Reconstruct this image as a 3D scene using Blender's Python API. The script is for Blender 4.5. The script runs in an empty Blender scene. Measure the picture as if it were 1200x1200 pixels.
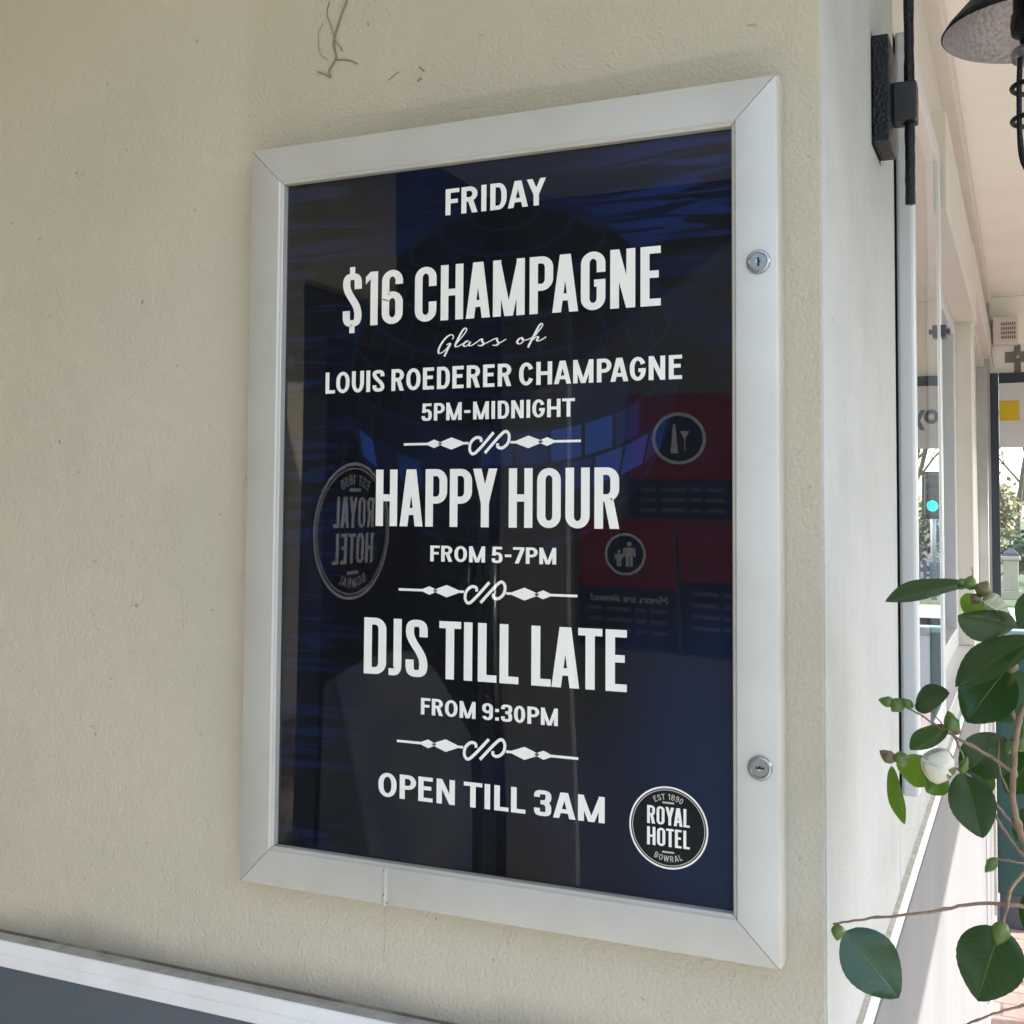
import bpy, bmesh, math, random
from mathutils import Vector, Matrix
random.seed(7)
SC = bpy.context.scene
COL = SC.collection
RAD = math.radians

# ------------------------------------------------------------------ camera
YAW, PITCH, ROLL = RAD(23.961), RAD(2.715), RAD(.372)
CAM = Vector((.6733, -.8952, .3449))
FPX, CYPX = 1353.2, 535.9
_r = Vector((math.cos(YAW), math.sin(YAW), 0)); _f0 = Vector((-math.sin(YAW), math.cos(YAW), 0)); _z = Vector((0, 0, 1))
FWD = _f0*math.cos(PITCH) + _z*math.sin(PITCH)
_u = _z*math.cos(PITCH) - _f0*math.sin(PITCH)
RGT = _r*math.cos(ROLL) + _u*math.sin(ROLL)
UPV = _u*math.cos(ROLL) - _r*math.sin(ROLL)
cd = bpy.data.cameras.new('camera'); cam = bpy.data.objects.new('camera', cd); COL.objects.link(cam)
cd.sensor_width = 36; cd.lens = FPX/1200*36; cd.shift_y = -(600-CYPX)/1200; cd.clip_end = 2000; cd.clip_start = .02
M = Matrix((RGT, UPV, -FWD)).transposed().to_4x4(); M.translation = CAM
cam.matrix_world = M
SC.camera = cam

def at(x, y, Y):
    "photo pixel (1200 wide) seen on the upright plane at depth Y -> point in the place"
    d = FWD + RGT*((x-600)/FPX) - UPV*((y-CYPX)/FPX)
    return CAM + d*((Y-CAM.y)/d.y)

# ------------------------------------------------------------------ light
SUN_EL, SUN_AZ = RAD(33), RAD(15)          # azimuth from +x towards +y
w = bpy.data.worlds.new('World'); SC.world = w; w.use_nodes = True
nt = w.node_tree
sky = nt.nodes.new('ShaderNodeTexSky'); sky.sky_type = 'NISHITA'; sky.sun_disc = False
sky.sun_elevation = SUN_EL; sky.sun_rotation = RAD(90) - SUN_AZ
sky.air_density = 1.0; sky.dust_density = 1.5; sky.ozone_density = 1.0
bg = nt.nodes['Background']; bg.inputs['Strength'].default_value = .15
nt.links.new(sky.outputs[0], bg.inputs[0])
sd = bpy.data.lights.new('sun', 'SUN'); sd.energy = 2.3; sd.angle = RAD(.5); sd.color = (1, .96, .91)
so = bpy.data.objects.new('sun', sd); COL.objects.link(so)
SV = Vector((math.cos(SUN_EL)*math.cos(SUN_AZ), math.cos(SUN_EL)*math.sin(SUN_AZ), math.sin(SUN_EL)))
so.rotation_euler = SV.to_track_quat('Z', 'Y').to_euler(); so.location = SV*30
SC.view_settings.view_transform = 'Standard'; SC.view_settings.look = 'None'
SC.view_settings.exposure = 2.32; SC.view_settings.gamma = 1
SC.render.engine = 'CYCLES'
SC.cycles.max_bounces = 10; SC.cycles.diffuse_bounces = 6; SC.cycles.glossy_bounces = 5; SC.cycles.transparent_max_bounces = 12
SC.cycles.sample_clamp_indirect = 8; SC.cycles.use_denoising = True
SC.cycles.caustics_reflective = False; SC.cycles.caustics_refractive = False

# ------------------------------------------------------------------ materials
def node(t, kind, **kw):
    n = t.nodes.new(kind)
    for k, v in kw.items(): setattr(n, k, v)
    return n
def mat(name, col, rough=.6, metal=0, bump=None, vary=None, spec=.5, coat=0, stretch=(1, 1, 1), bump2=None):
    m = bpy.data.materials.new(name); m.use_nodes = True; t = m.node_tree
    b = t.nodes['Principled BSDF']
    b.inputs['Base Color'].default_value = (*col, 1); b.inputs['Roughness'].default_value = rough
    b.inputs['Metallic'].default_value = metal; b.inputs['Specular IOR Level'].default_value = spec
    b.inputs['Coat Weight'].default_value = coat
    tc = node(t, 'ShaderNodeTexCoord'); mp = node(t, 'ShaderNodeMapping'); mp.inputs['Scale'].default_value = stretch
    t.links.new(tc.outputs['Object'], mp.inputs['Vector'])
    if vary:
        sc_, amt, col2 = vary
        n = node(t, 'ShaderNodeTexNoise'); n.inputs['Scale'].default_value = sc_; n.inputs['Detail'].default_value = 6; n.inputs['Roughness'].default_value = .6
        t.links.new(mp.outputs[0], n.inputs['Vector'])
        r = node(t, 'ShaderNodeMapRange'); r.inputs[1].default_value = .42; r.inputs[2].default_value = .66; r.inputs[4].default_value = amt
        t.links.new(n.outputs[0], r.inputs[0])
        x = node(t, 'ShaderNodeMix', data_type='RGBA'); x.inputs[6].default_value = (*col, 1); x.inputs[7].default_value = (*col2, 1)
        t.links.new(r.outputs[0], x.inputs[0]); t.links.new(x.outputs[2], b.inputs['Base Color'])
    prev = None
    for bb in (bump, bump2):
        if bb:
            n = node(t, 'ShaderNodeTexNoise'); n.inputs['Scale'].default_value = bb[0]; n.inputs['Detail'].default_value = 3
            t.links.new(mp.outputs[0], n.inputs['Vector'])
            p = node(t, 'ShaderNodeBump'); p.inputs['Strength'].default_value = bb[1]; p.inputs['Distance'].default_value = bb[2]
            t.links.new(n.outputs[0], p.inputs['Height'])
            if prev: t.links.new(prev.outputs[0], p.inputs['Normal'])
            t.links.new(p.outputs[0], b.inputs['Normal']); prev = p
    return m
def emat(name, col, strength):
    m = bpy.data.materials.new(name); m.use_nodes = True; b = m.node_tree.nodes['Principled BSDF']
    b.inputs['Base Color'].default_value = (*col, 1); b.inputs['Emission Color'].default_value = (*col, 1); b.inputs['Emission Strength'].default_value = strength
    return m
def clear(name, ior=1.5, wave=None, tint=(1, 1, 1), rough=0.0, haze=0):
    "thin clear sheet: lets light straight through and mirrors by Fresnel"
    m = bpy.data.materials.new(name); m.use_nodes = True; t = m.node_tree; t.nodes.clear()
    o = node(t, 'ShaderNodeOutputMaterial'); x = node(t, 'ShaderNodeMixShader'); f = node(t, 'ShaderNodeFresnel'); f.inputs[0].default_value = ior
    tr = node(t, 'ShaderNodeBsdfTransparent'); tr.inputs[0].default_value = (*tint, 1)
    g = node(t, 'ShaderNodeBsdfGlossy'); g.inputs['Roughness'].default_value = rough; g.inputs[0].default_value = (1, 1, 1, 1)
    if wave:
        tc = node(t, 'ShaderNodeTexCoord'); n = node(t, 'ShaderNodeTexNoise'); n.inputs['Scale'].default_value = wave[0]; n.inputs['Detail'].default_value = 0
        t.links.new(tc.outputs['Object'], n.inputs['Vector'])
        p = node(t, 'ShaderNodeBump'); p.inputs['Strength'].default_value = wave[1]; p.inputs['Distance'].default_value = wave[2]
        t.links.new(n.outputs[0], p.inputs['Height']); t.links.new(p.outputs[0], g.inputs['Normal'])
    ge = node(t, 'ShaderNodeNewGeometry'); mm = node(t, 'ShaderNodeMath', operation='SUBTRACT'); mm.inputs[0].default_value = 1; t.links.new(ge.outputs['Backfacing'], mm.inputs[1])
    m1 = node(t, 'ShaderNodeMath', operation='MULTIPLY'); t.links.new(f.outputs[0], m1.inputs[0]); t.links.new(mm.outputs[0], m1.inputs[1])
    t.links.new(m1.outputs[0], x.inputs[0]); t.links.new(tr.outputs[0], x.inputs[1]); t.links.new(g.outputs[0], x.inputs[2])
    last = x
    if haze:
        d = node(t, 'ShaderNodeBsdfDiffuse'); d.inputs[0].default_value = (.8, .82, .85, 1); y = node(t, 'ShaderNodeMixShader'); y.inputs[0].default_value = haze
        t.links.new(x.outputs[0], y.inputs[1]); t.links.new(d.outputs[0], y.inputs[2]); last = y
    t.links.new(last.outputs[0], o.inputs[0])
    return m

def stucco(name, col, col2, grime):
    m = mat(name, col, .85, 0, (290, .62, .0024), (3.1, .9, col2), .25, bump2=(34, .35, .006))
    t = m.node_tree; b = t.nodes['Principled BSDF']
    base = b.inputs['Base Color'].links[0].from_socket
    tc = node(t, 'ShaderNodeTexCoord'); sep = node(t, 'ShaderNodeSeparateXYZ'); t.links.new(tc.outputs['Object'], sep.inputs[0])
    nz = node(t, 'ShaderNodeTexNoise'); nz.inputs['Scale'].default_value = 9; nz.inputs['Detail'].default_value = 4; t.links.new(tc.outputs['Object'], nz.inputs[0])
    def mr(src, a, b_, lo=0, hi=1, smooth=True):
        r = node(t, 'ShaderNodeMapRange'); r.interpolation_type = 'SMOOTHSTEP' if smooth else 'LINEAR'
        r.inputs[1].default_value = a; r.inputs[2].default_value = b_; r.inputs[3].default_value = lo; r.inputs[4].default_value = hi
        t.links.new(src, r.inputs[0]); return r.outputs[0]
    def math_(op, a, b_):
        q = node(t, 'ShaderNodeMath', operation=op)
        for i, v in enumerate((a, b_)):
            if isinstance(v, (int, float)): q.inputs[i].default_value = v
            else: t.links.new(v, q.inputs[i])
        return q.outputs[0]
    cur = base
    def layer(mask, c):
        nonlocal cur
        x = node(t, 'ShaderNodeMix', data_type='RGBA'); t.links.new(mask, x.inputs[0]); t.links.new(cur, x.inputs[6]); x.inputs[7].default_value = (*c, 1); cur = x.outputs[2]
    if grime:
        wob = math_('MULTIPLY', math_('SUBTRACT', nz.outputs[0], .5), .03)
        zz = math_('ADD', sep.outputs[2], wob)
        band = math_('MULTIPLY', mr(zz, .722, .716), math_('MULTIPLY', mr(sep.outputs[2], .66, .70), math_('MULTIPLY', mr(sep.outputs[0], .03, .16), mr(sep.outputs[0], .52, .44))))
        layer(math_('MULTIPLY', band, .20), (.19, .16, .10))
        dirt = math_('MULTIPLY', mr(math_('ADD', sep.outputs[2], math_('MULTIPLY', wob, 1.2)), -.062, -.106), mr(sep.outputs[2], -.112, -.1))
        layer(math_('MULTIPLY', dirt, .55), (.10, .10, .10))
        seam = math_('MULTIPLY', mr(sep.outputs[2], -.1005, -.1025), mr(nz.outputs[0], .35, .55))
        layer(math_('MULTIPLY', seam, .8), (.07, .04, .025))
        # drip run below the dented rail
        drip = math_('MULTIPLY', mr(math_('ABSOLUTE', math_('ADD', sep.outputs[0], -.1405), 0), .0016, .0004), math_('MULTIPLY', mr(sep.outputs[2], -.085, -.05), mr(sep.outputs[2], .02, -.01)))
        layer(math_('MULTIPLY', drip, .22), (.30, .27, .21))
        # browner tint from the left rail rightwards, stronger higher up
        rub = math_('MULTIPLY', mr(math_('ADD', sep.outputs[0], wob), -.045, -.012), mr(sep.outputs[2], .02, .2))
        layer(math_('MULTIPLY', rub, .18), (.30, .25, .14))
    sp = node(t, 'ShaderNodeTexNoise'); sp.inputs['Scale'].default_value = 95; sp.inputs['Detail'].default_value = 2; t.links.new(tc.outputs['Object'], sp.inputs[0])
    layer(mr(sp.outputs[0], .74, .78, 0, .5), (.14, .11, .08))
    t.links.new(cur, b.inputs['Base Color'])
    return m

MT = {}
MT['stucco'] = stucco('cream stucco', (.525, .462, .348), (.478, .425, .325), True)
MT['pier'] = stucco('pale pier render', (.43, .44, .425), (.34, .345, .325), False)
MT['trim'] = mat('white trim paint', (.74, .73, .71), .45, bump=(90, .15, .001), vary=(14, .5, (.60, .58, .55)))
MT['ledge'] = MT['trim']
MT['dado'] = mat('slate paint', (.075, .092, .108), .5, bump=(120, .2, .001), vary=(6, .4, (.09, .105, .12)))
MT['lower'] = mat('pale lower render', (.165, .164, .163), .8, bump=(140, .6, .0016), vary=(3.5, .7, (.132, .131, .130)), stretch=(1, 1, .3))
MT['sash'] = mat('grey white sash paint', (.56, .56, .55), .35, vary=(20, .3, (.50, .50, .49)))
MT['cream'] = mat('cream timber paint', (.64, .59, .51), .5, bump=(60, .15, .001), vary=(7, .5, (.57, .52, .43)))
MT['soffit'] = mat('soffit paint', (.90, .87, .775), .6, bump=(30, .1, .002), vary=(5, .6, (.85, .81, .70)))
MT['iron'] = mat('hammered black iron', (.005, .006, .008), .45, 0, None, spec=.3)
MT['shadein'] = mat('hammered bronze', (.30, .265, .245), .40, .6)
MT['alu'] = mat('satin aluminium', (.50, .48, .43), .44, .22, bump=(420, .12, .0004), vary=(9, .8, (.44, .42, .37)), stretch=(1, 1, 1))
MT['lockmetal'] = mat('lock nickel', (.36, .36, .36), .28, .9)
MT['black'] = mat('matte black', (.006, .006, .007), .5)
MT['gap'] = mat('black gap shade', (.004, .004, .005), .7)  # plain black that stands in for the shade in narrow gaps
MT['ink'] = mat('ivory print', (.89, .85, .76), .6, vary=(30, .4, (.86, .82, .73)))
MT['ink2'] = mat('grey print', (.30, .30, .27), .6)
MT['acrylic'] = clear('acrylic glazing', 1.52, (3.0, .22, .010))
MT['pane'] = clear('window glass', 1.55, (1.6, .12, .004))
MT['pvc'] = clear('clear pvc', 1.45, (5, .2, .01), (.96, .97, .98), .02, .06)
MT['navy'] = mat('navy blind border', (.018, .026, .038), .5)
MT['whitevinyl'] = mat('white vinyl', (.62, .62, .60), .5, vary=(6, .4, (.54, .54, .52)))
MT['yellow'] = mat('yellow vinyl', (.62, .42, .006), .5)
MT['greyletter'] = mat('blue grey vinyl', (.09, .13, .16), .5)
MT['green'] = mat('bottle green paint', (.006, .055, .050), .4, vary=(5, .4, (.008, .068, .062)))
MT['skylit_top'] = mat('skylit pale green', (.22, .38, .38), .4)
MT['dark'] = mat('dark interior', (.03, .03, .032), .7)
MT['wood'] = mat('dark door paint', (.02, .025, .032), .35)
MT['red'] = mat('notice red', (.20, .008, .03), .5)
MT['noticenavy'] = mat('notice navy', (.006, .012, .05), .5)
MT['white'] = mat('white print', (.8, .8, .8), .5)
MT['sand'] = mat('sandstone', (.42, .34, .23), .85, bump=(30, .4, .01), vary=(4, .6, (.34, .27, .18)))
MT['lead'] = mat('dark cap stone', (.06, .065, .075), .6)
MT['bark'] = mat('grey bark', (.13, .105, .09), .9, bump=(40, .6, .02), vary=(6, .7, (.08, .065, .055)))
MT['twig'] = mat('camellia twig', (.23, .155, .10), .75, bump=(260, .5, .001), vary=(60, .8, (.13, .085, .055)))
MT['kerb'] = mat('kerb concrete', (.42, .41, .38), .9, vary=(3, .6, (.34, .33, .31)))
MT['faint'] = mat('faint print', (.13, .13, .15), .6)
MT['stone'] = mat('grey painted lining', (.22, .215, .20), .6)
MT['etch'] = mat('frosted print', (.36, .37, .37), .6)
MT['asphalt'] = mat('asphalt', (.10, .10, .10), .9, bump=(120, .5, .004), vary=(1.2, .7, (.13, .128, .12)))
MT['foot'] = mat('footpath concrete', (.45, .43, .395), .9, bump=(60, .3, .003), vary=(1.5, .7, (.33, .30, .25)))
MT['earth'] = mat('grass ground', (.085, .12, .035), .95, vary=(.7, .8, (.12, .12, .05)))
MT['pot'] = mat('charcoal pot', (.05, .05, .052), .6)
MT['soil'] = mat('potting soil', (.03, .022, .016), .95, bump=(80, 1, .01))
MT['steel'] = mat('galvanised steel', (.45, .46, .47), .4, .7)
MT['signalblack'] = mat('signal black', (.015, .015, .017), .5)
MT['greenlamp'] = emat('green signal lens', (.0, 1, .55), 3.0)
MT['web'] = mat('dusty web', (.25, .20, .125), .9)
MT['vent'] = mat('vent plastic', (.66, .60, .54), .5)
MT['glassbulb'] = clear('lamp glass', 1.5, None, (.93, .95, .95))
MT['brickfar'] = mat('cream house wall', (.50, .46, .40), .8)
MT['rooftile'] = mat('dark roof', (.10, .085, .08), .8)

def hammered(m, scale, strength, dist):
    t = m.node_tree; b = t.nodes['Principled BSDF']
    tc = node(t, 'ShaderNodeTexCoord'); v = node(t, 'ShaderNodeTexVoronoi'); v.feature = 'SMOOTH_F1'; v.inputs['Scale'].default_value = scale
    t.links.new(tc.outputs['Object'], v.inputs['Vector'])
    p = node(t, 'ShaderNodeBump'); p.inputs['Strength'].default_value = strength; p.inputs['Distance'].default_value = dist
    t.links.new(v.outputs['Distance'], p.inputs['Height']); t.links.new(p.outputs[0], b.inputs['Normal'])
hammered(MT['iron'], 330, .5, .0025)
hammered(MT['shadein'], 190, .40, .0028)

def brick_paving():
    m = bpy.data.materials.new('salmon brick paving'); m.use_nodes = True; t = m.node_tree; b = t.nodes['Principled BSDF']
    tc = node(t, 'ShaderNodeTexCoord'); mp = node(t, 'ShaderNodeMapping'); mp.inputs['Scale'].default_value = (1, 1, 1)
    t.links.new(tc.outputs['Object'], mp.inputs[0])
    br = node(t, 'ShaderNodeTexBrick'); br.inputs['Color1'].default_value = (.34, .235, .20, 1); br.inputs['Color2'].default_value = (.28, .19, .16, 1)
    br.inputs['Mortar'].default_value = (.17, .12, .10, 1); br.inputs['Scale'].default_value = 1; br.inputs['Brick Width'].default_value = .23
    br.inputs['Row Height'].default_value = .115; br.inputs['Mortar Size'].default_value = .006; br.inputs['Mortar Smooth'].default_value = .2
    t.links.new(mp.outputs[0], br.inputs[0])
    n = node(t, 'ShaderNodeTexNoise'); n.inputs['Scale'].default_value = 40; n.inputs['Detail'].default_value = 5; t.links.new(tc.outputs['Object'], n.inputs[0])
    mx = node(t, 'ShaderNodeMix', data_type='RGBA', blend_type='OVERLAY'); mx.inputs[0].default_value = .5
    t.links.new(br.outputs[0], mx.inputs[6]); t.links.new(n.outputs[0], mx.inputs[7]); t.links.new(mx.outputs[2], b.inputs['Base Color'])
    b.inputs['Roughness'].default_value = .85
    p = node(t, 'ShaderNodeBump'); p.inputs['Strength'].default_value = .6; p.inputs['Distance'].default_value = .004; p.invert = True
    t.links.new(br.outputs['Fac'], p.inputs['Height']); t.links.new(p.outputs[0], b.inputs['Normal'])
    return m
MT['brick'] = brick_paving()

# ------------------------------------------------------------------ mesh helpers
class MB:
    def __init__(s): s.v = []; s.f = []
    def quadmesh(s, rows, closed=False):
        n0 = len(s.v); m = len(rows[0])
        for r in rows: s.v += [tuple(p) for p in r]
        for i in range(len(rows)-1):
            for j in range(m if closed else m-1):
                a = n0+i*m+j; b = n0+i*m+(j+1) % m
                s.f.append((a, b, b+m, a+m))
        return s
    def poly(s, pts):
        n0 = len(s.v); s.v += [tuple(p) for p in pts]; s.f.append(tuple(range(n0, n0+len(pts)))); return s
    def box(s, a, b):
        x0, y0, z0 = a; x1, y1, z1 = b; n = len(s.v)
        s.v += [(x0,y0,z0),(x1,y0,z0),(x1,y1,z0),(x0,y1,z0),(x0,y0,z1),(x1,y0,z1),(x1,y1,z1),(x0,y1,z1)]
        for q in ((0,3,2,1),(4,5,6,7),(0,1,5,4),(1,2,6,5),(2,3,7,6),(3,0,4,7)): s.f.append(tuple(n+i for i in q))
        return s
    def tube(s, path, rad, seg=8, cap=True):
        path = [Vector(p) for p in path]
        if not hasattr(rad, '__len__'): rad = [rad]*len(path)
        rows = []; prevn = None
        for i, p in enumerate(path):
            t = (path[min(i+1, len(path)-1)]-path[max(i-1, 0)]).normalized()
            if prevn is None:
                n = t.orthogonal().normalized()
            else:
                n = (prevn - t*prevn.dot(t)); n = n.normalized() if n.length > 1e-6 else t.orthogonal().normalized()
            prevn = n; b = t.cross(n)
            rows.append([p+(n*math.cos(2*math.pi*k/seg)+b*math.sin(2*math.pi*k/seg))*rad[i] for k in range(seg)])
        n0 = len(s.v); s.quadmesh(rows, True)
        if cap:
            s.f.append(tuple(n0+k for k in reversed(range(seg)))); e = n0+(len(rows)-1)*seg; s.f.append(tuple(e+k for k in range(seg)))
        return s
    def lathe(s, prof, c, seg=32, axis='z', arc=None):
        rows = []
        for r, h in prof:
            row = []
            for k in range(seg):
                a = 2*math.pi*k/seg
                if axis == 'z': row.append((c[0]+r*math.cos(a), c[1]+r*math.sin(a), c[2]+h))
                elif axis == 'y': row.append((c[0]+r*math.cos(a), c[1]+h, c[2]+r*math.sin(a)))
                else: row.append((c[0]+h, c[1]+r*math.cos(a), c[2]+r*math.sin(a)))
            rows.append(row)
        return s.quadmesh(rows, True)
    def build(s, name, m, parent=None, smooth=False, bevel=0, fix=True):
        me = bpy.data.meshes.new(name); me.from_pydata(s.v, [], s.f); me.update()
        if fix:
            b = bmesh.new(); b.from_mesh(me); bmesh.ops.remove_doubles(b, verts=b.verts, dist=1e-7)
            bmesh.ops.recalc_face_normals(b, faces=b.faces); b.to_mesh(me); b.free()
        o = bpy.data.objects.new(name, me); COL.objects.link(o)
        for mm in (m if isinstance(m, list) else [m]): me.materials.append(mm)
        if smooth:
            for p in me.polygons: p.use_smooth = True
        if bevel:
            bv = o.modifiers.new('bevel', 'BEVEL'); bv.width = bevel; bv.segments = 2; bv.limit_method = 'ANGLE'; bv.angle_limit = RAD(40)
        if parent:
            o.parent = parent; o.matrix_parent_inverse = Matrix.Translation(-parent.location)
        return o
def tag(o, label=None, cat=None, group=None, kind=None):
    for k, v in (('label', label), ('category', cat), ('group', group), ('kind', kind)):
        if v: o[k] = v
    return o
def thing(name, loc, label, cat, group=None):
    o = bpy.data.objects.new(name, None); COL.objects.link(o); o.location = loc; o.empty_display_size = .05
    return tag(o, label, cat, group)
def bx(name, a, b, m, parent=None, bevel=.0015): return MB().box(a, b).build(name, m, parent, bevel=bevel)
def catmull(pts, n=8):
    P = [Vector(p) for p in pts]; P = [P[0]*2-P[1]] + P + [P[-1]*2-P[-2]]; out = []
    for i in range(1, len(P)-2):
        for k in range(n):
            t = k/n; a, b, c, d = P[i-1:i+3]
            out.append(.5*((2*b)+(c-a)*t+(2*a-5*b+4*c-d)*t*t+(3*b-a-3*c+d)*t**3))
    out.append(P[-2]); return out

GZ = -1.355      # footpath level
# ------------------------------------------------------------------ ground, road
S = lambda name, a, b, m, bev=0: tag(bx(name, a, b, m, None, bev), kind='structure')
def sheet(name, x0, y0, x1, y1, z, m):
    o = MB().poly([(x0, y0, z), (x1, y0, z), (x1, y1, z), (x0, y1, z)]).build(name, m, fix=False); return tag(o, kind='structure')
sheet('ground', -400, -400, 400, 400, GZ-.16, MT['earth'])
S('pavement', (-2.5, 2.2, GZ-.15), (3.0, 11, GZ), MT['brick'])
S('bounce_pavement', (-2.5, -12, GZ-.15), (3.0, 2.197, GZ-.001), MT['foot'])  # unseen stretch made grey concrete to lower the pink bounce from the bricks
S('kerb', (3.0, -12, GZ-.15), (3.16, 11.16, GZ-.006), MT['kerb'])
S('side_kerb', (-2.5, 11.0, GZ-.15), (2.995, 11.16, GZ-.006), MT['kerb'])
sheet('road', 3.16, -80, 13.5, 80, GZ-.13, MT['asphalt'])
sheet('side_road', -80, 11.16, 3.16, 17.8, GZ-.13, MT['asphalt'])
S('far_pavement', (-60, 17.8, GZ-.15), (3.1, 22.5, GZ-.01), MT['foot'])
S('opposite_pavement', (13.5, -80, GZ-.15), (17, 80, GZ-.01), MT['foot'])
mk = MB()
for k in range(-10, 14): mk.poly([(8.2, k*5, GZ-.126), (8.32, k*5, GZ-.126), (8.32, k*5+2.5, GZ-.126), (8.2, k*5+2.5, GZ-.126)])
tag(mk.build('road_marking', MT['white'], fix=False), kind='structure')

# ------------------------------------------------------------------ hotel building
XB = .529
hotel = thing('hotel_building', (0, .1, GZ), 'cream rendered hotel corner with pale side pier, white ledge and side windows', 'building')
bx('front_wall', (-.76, .028, -.117), (XB, .30, 1.262), MT['stucco'], hotel, .0012)
# side face: pale painted skin of the pier, then wall below and above the windows
def side(name, y0, y1, z0, z1, x1=XB, x0=.36, m='pier', bev=.0015): return bx(name, (x0, y0, z0), (x1, y1, z1), MT[m], hotel, bev)
pier_skin = MB().box((XB-.002, .0285, -.117), (XB+.0012, .584, 1.262)).build('pier_render', MT['pier'], hotel, bevel=.001)
side('pier_core', .3005, .5835, -.117, 1.262, XB-.0025)
side('wall_under_windows', .6025, 4.22, -.117, -.005)
side('wall_over_windows', .6097, 4.22, .9555, 1.262, XB-.004, m='cream')
bx('interior_back', (.05, .31, -.1), (.07, 4.3, 1.2), MT['dark'], hotel, 0)
# sloped ledge all round
def ledge_profile():
    # (outward, z)
    return [(-.02, -.1035), (.0, -.1045), (.0130, -.1062), (.0140, -.1072), (.0140, -.1192), (.0134, -.1197), (.0134, -.1202), (.0140, -.1207), (.0140, -.1322), (.0130, -.1333), (-.02, -.1335)]
rows = []
for (px_, py_, nx, ny) in ((-.75, .028, 0, -1), (XB, .028, .53, -1), (XB, 4.3, .53, 0)):
    rows.append([(px_+nx*o_ if o_ > 0 else px_+(0 if nx == 0 else o_), py_+(ny*o_ if o_ > 0 else (0 if ny == 0 else -o_)), z_) for o_, z_ in ledge_profile()])
lo = MB().quadmesh(rows).build('ledge', [MT['ledge'], mat('grimy ledge top', (.40, .385, .34), .8, vary=(55, .9, (.27, .255, .22)))], hotel)
for p in lo.data.polygons:
    if p.normal.z > .85: p.material_index = 1
bx('dado', (-.76, .0180, GZ-.05), (XB-.003, .30, -.1336), MT['dado'], hotel, .001)
bx('lower_side_wall', (.36, .0205, GZ-.05), (XB+.0095, 4.24, -.1337), MT['lower'], hotel, .001)
bx('base_strip', (XB, .02, GZ-.04), (XB+.016, 4.24, GZ+.085), MT['pier'], hotel, .003)
# first sash, hung just proud of the pier
sash = MB(); X0, X1 = XB+.0006, .551
for (y0, y1, z0, z1) in ((.610, .640, .0, .955), (1.092, 1.135, .0, .955), (.6405, 1.0915, .0, .046), (.6405, 1.0915, .921, .955)):
    sash.box((X0, y0, z0), (X1 if z1 > .9 and z0 == 0 else X1-.0012, y1, z1))
bx('gap_shade_fill', (XB-.08, .6098, -.004), (XB-.0008, 1.13, .954), MT['gap'], hotel, 0)  # black filler behind the sash, added so the gap beside it looks dark
win = sash.build('sash_window', MT['sash'], hotel, bevel=.004)
bx('glass_pane', (X1-.006, .6402, .0462), (X1-.0025, 1.0918, .9208), MT['pane'], win, 0)
bx('shadow_gap', (XB-.05, .5842, -.004), (XB-.003, .6095, 1.262), MT['gap'], hotel, 0)  # black box put in as the shade between pier and sash
sl = MB(); sl.box((X1+.0002, 1.10, .635), (X1+.008, 1.128, .655)).box((X1+.008, 1.105, .642), (X1+.014, 1.123, .649)); sl.build('sash_catch', MT['lead'], win, bevel=.001)
# second sash further on, set back
s2 = MB(); xa, xb = .47, .508
for (y0, y1, z0, z1) in ((1.30, 1.36, .0, .86), (2.34, 2.398, .0, .86), (1.3605, 2.3395, .0, .05), (1.3605, 2.3395, .82, .86)): s2.box((xa, y0, z0), (xb if z0 == 0 and z1 > .5 else xb-.001, y1, z1))
w2 = s2.build('far_sash_window', MT['sash'], hotel, bevel=.003)
bx('glass_pane', (xa+.008, 1.3602, .0502), (xa+.012, 2.3398, .8198), MT['pane'], w2, 0)
bx('window_sill', (.40, 1.138, -.0045), (.547, 2.9, .0), MT['sash'], hotel, .001)
bx('window_post', (.40, 2.40, .0003), (.5475, 2.62, .9), MT['cream'], hotel, .002)
bx('header_beam', (.44, 1.16, .8605), (.5595, 2.45, 1.03), MT['cream'], hotel, .002)
bx('header_beam', (.44, 2.4505, .985), (.5535, 4.2, 1.09), MT['cream'], hotel, .002)
s3 = MB(); xa, xb = .470, .495
for (y0, y1, z0, z1) in ((2.6205, 2.70, .0005, .98), (3.46, 3.54, .0005, .98), (4.12, 4.2195, .0005, .98), (2.7005, 3.4595, .0005, .06), (3.5405, 4.1195, .0005, .06)): s3.box((xa, y0, z0), (xb if z1 > .5 else xb-.001, y1, z1))
w3 = s3.build('end_sash_window', MT['cream'], hotel, bevel=.003)
bx('glass_pane', (xa+.008, 2.7002, .0602), (xa+.012, 4.1198, .98), MT['pane'], w3, 0)
bx('corner_pilaster', (.40, 4.2205, GZ), (.5350, 4.30, 1.262), MT['pier'], hotel, .003)
bx('blind_batten', (.42, 4.3003, GZ), (.5464, 4.334, 1.262), MT['pier'], hotel, .002)
bx('cornice', (XB-.03, .03, 1.215), (.555, 4.2, 1.2545), MT['cream'], hotel, .006)

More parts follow.
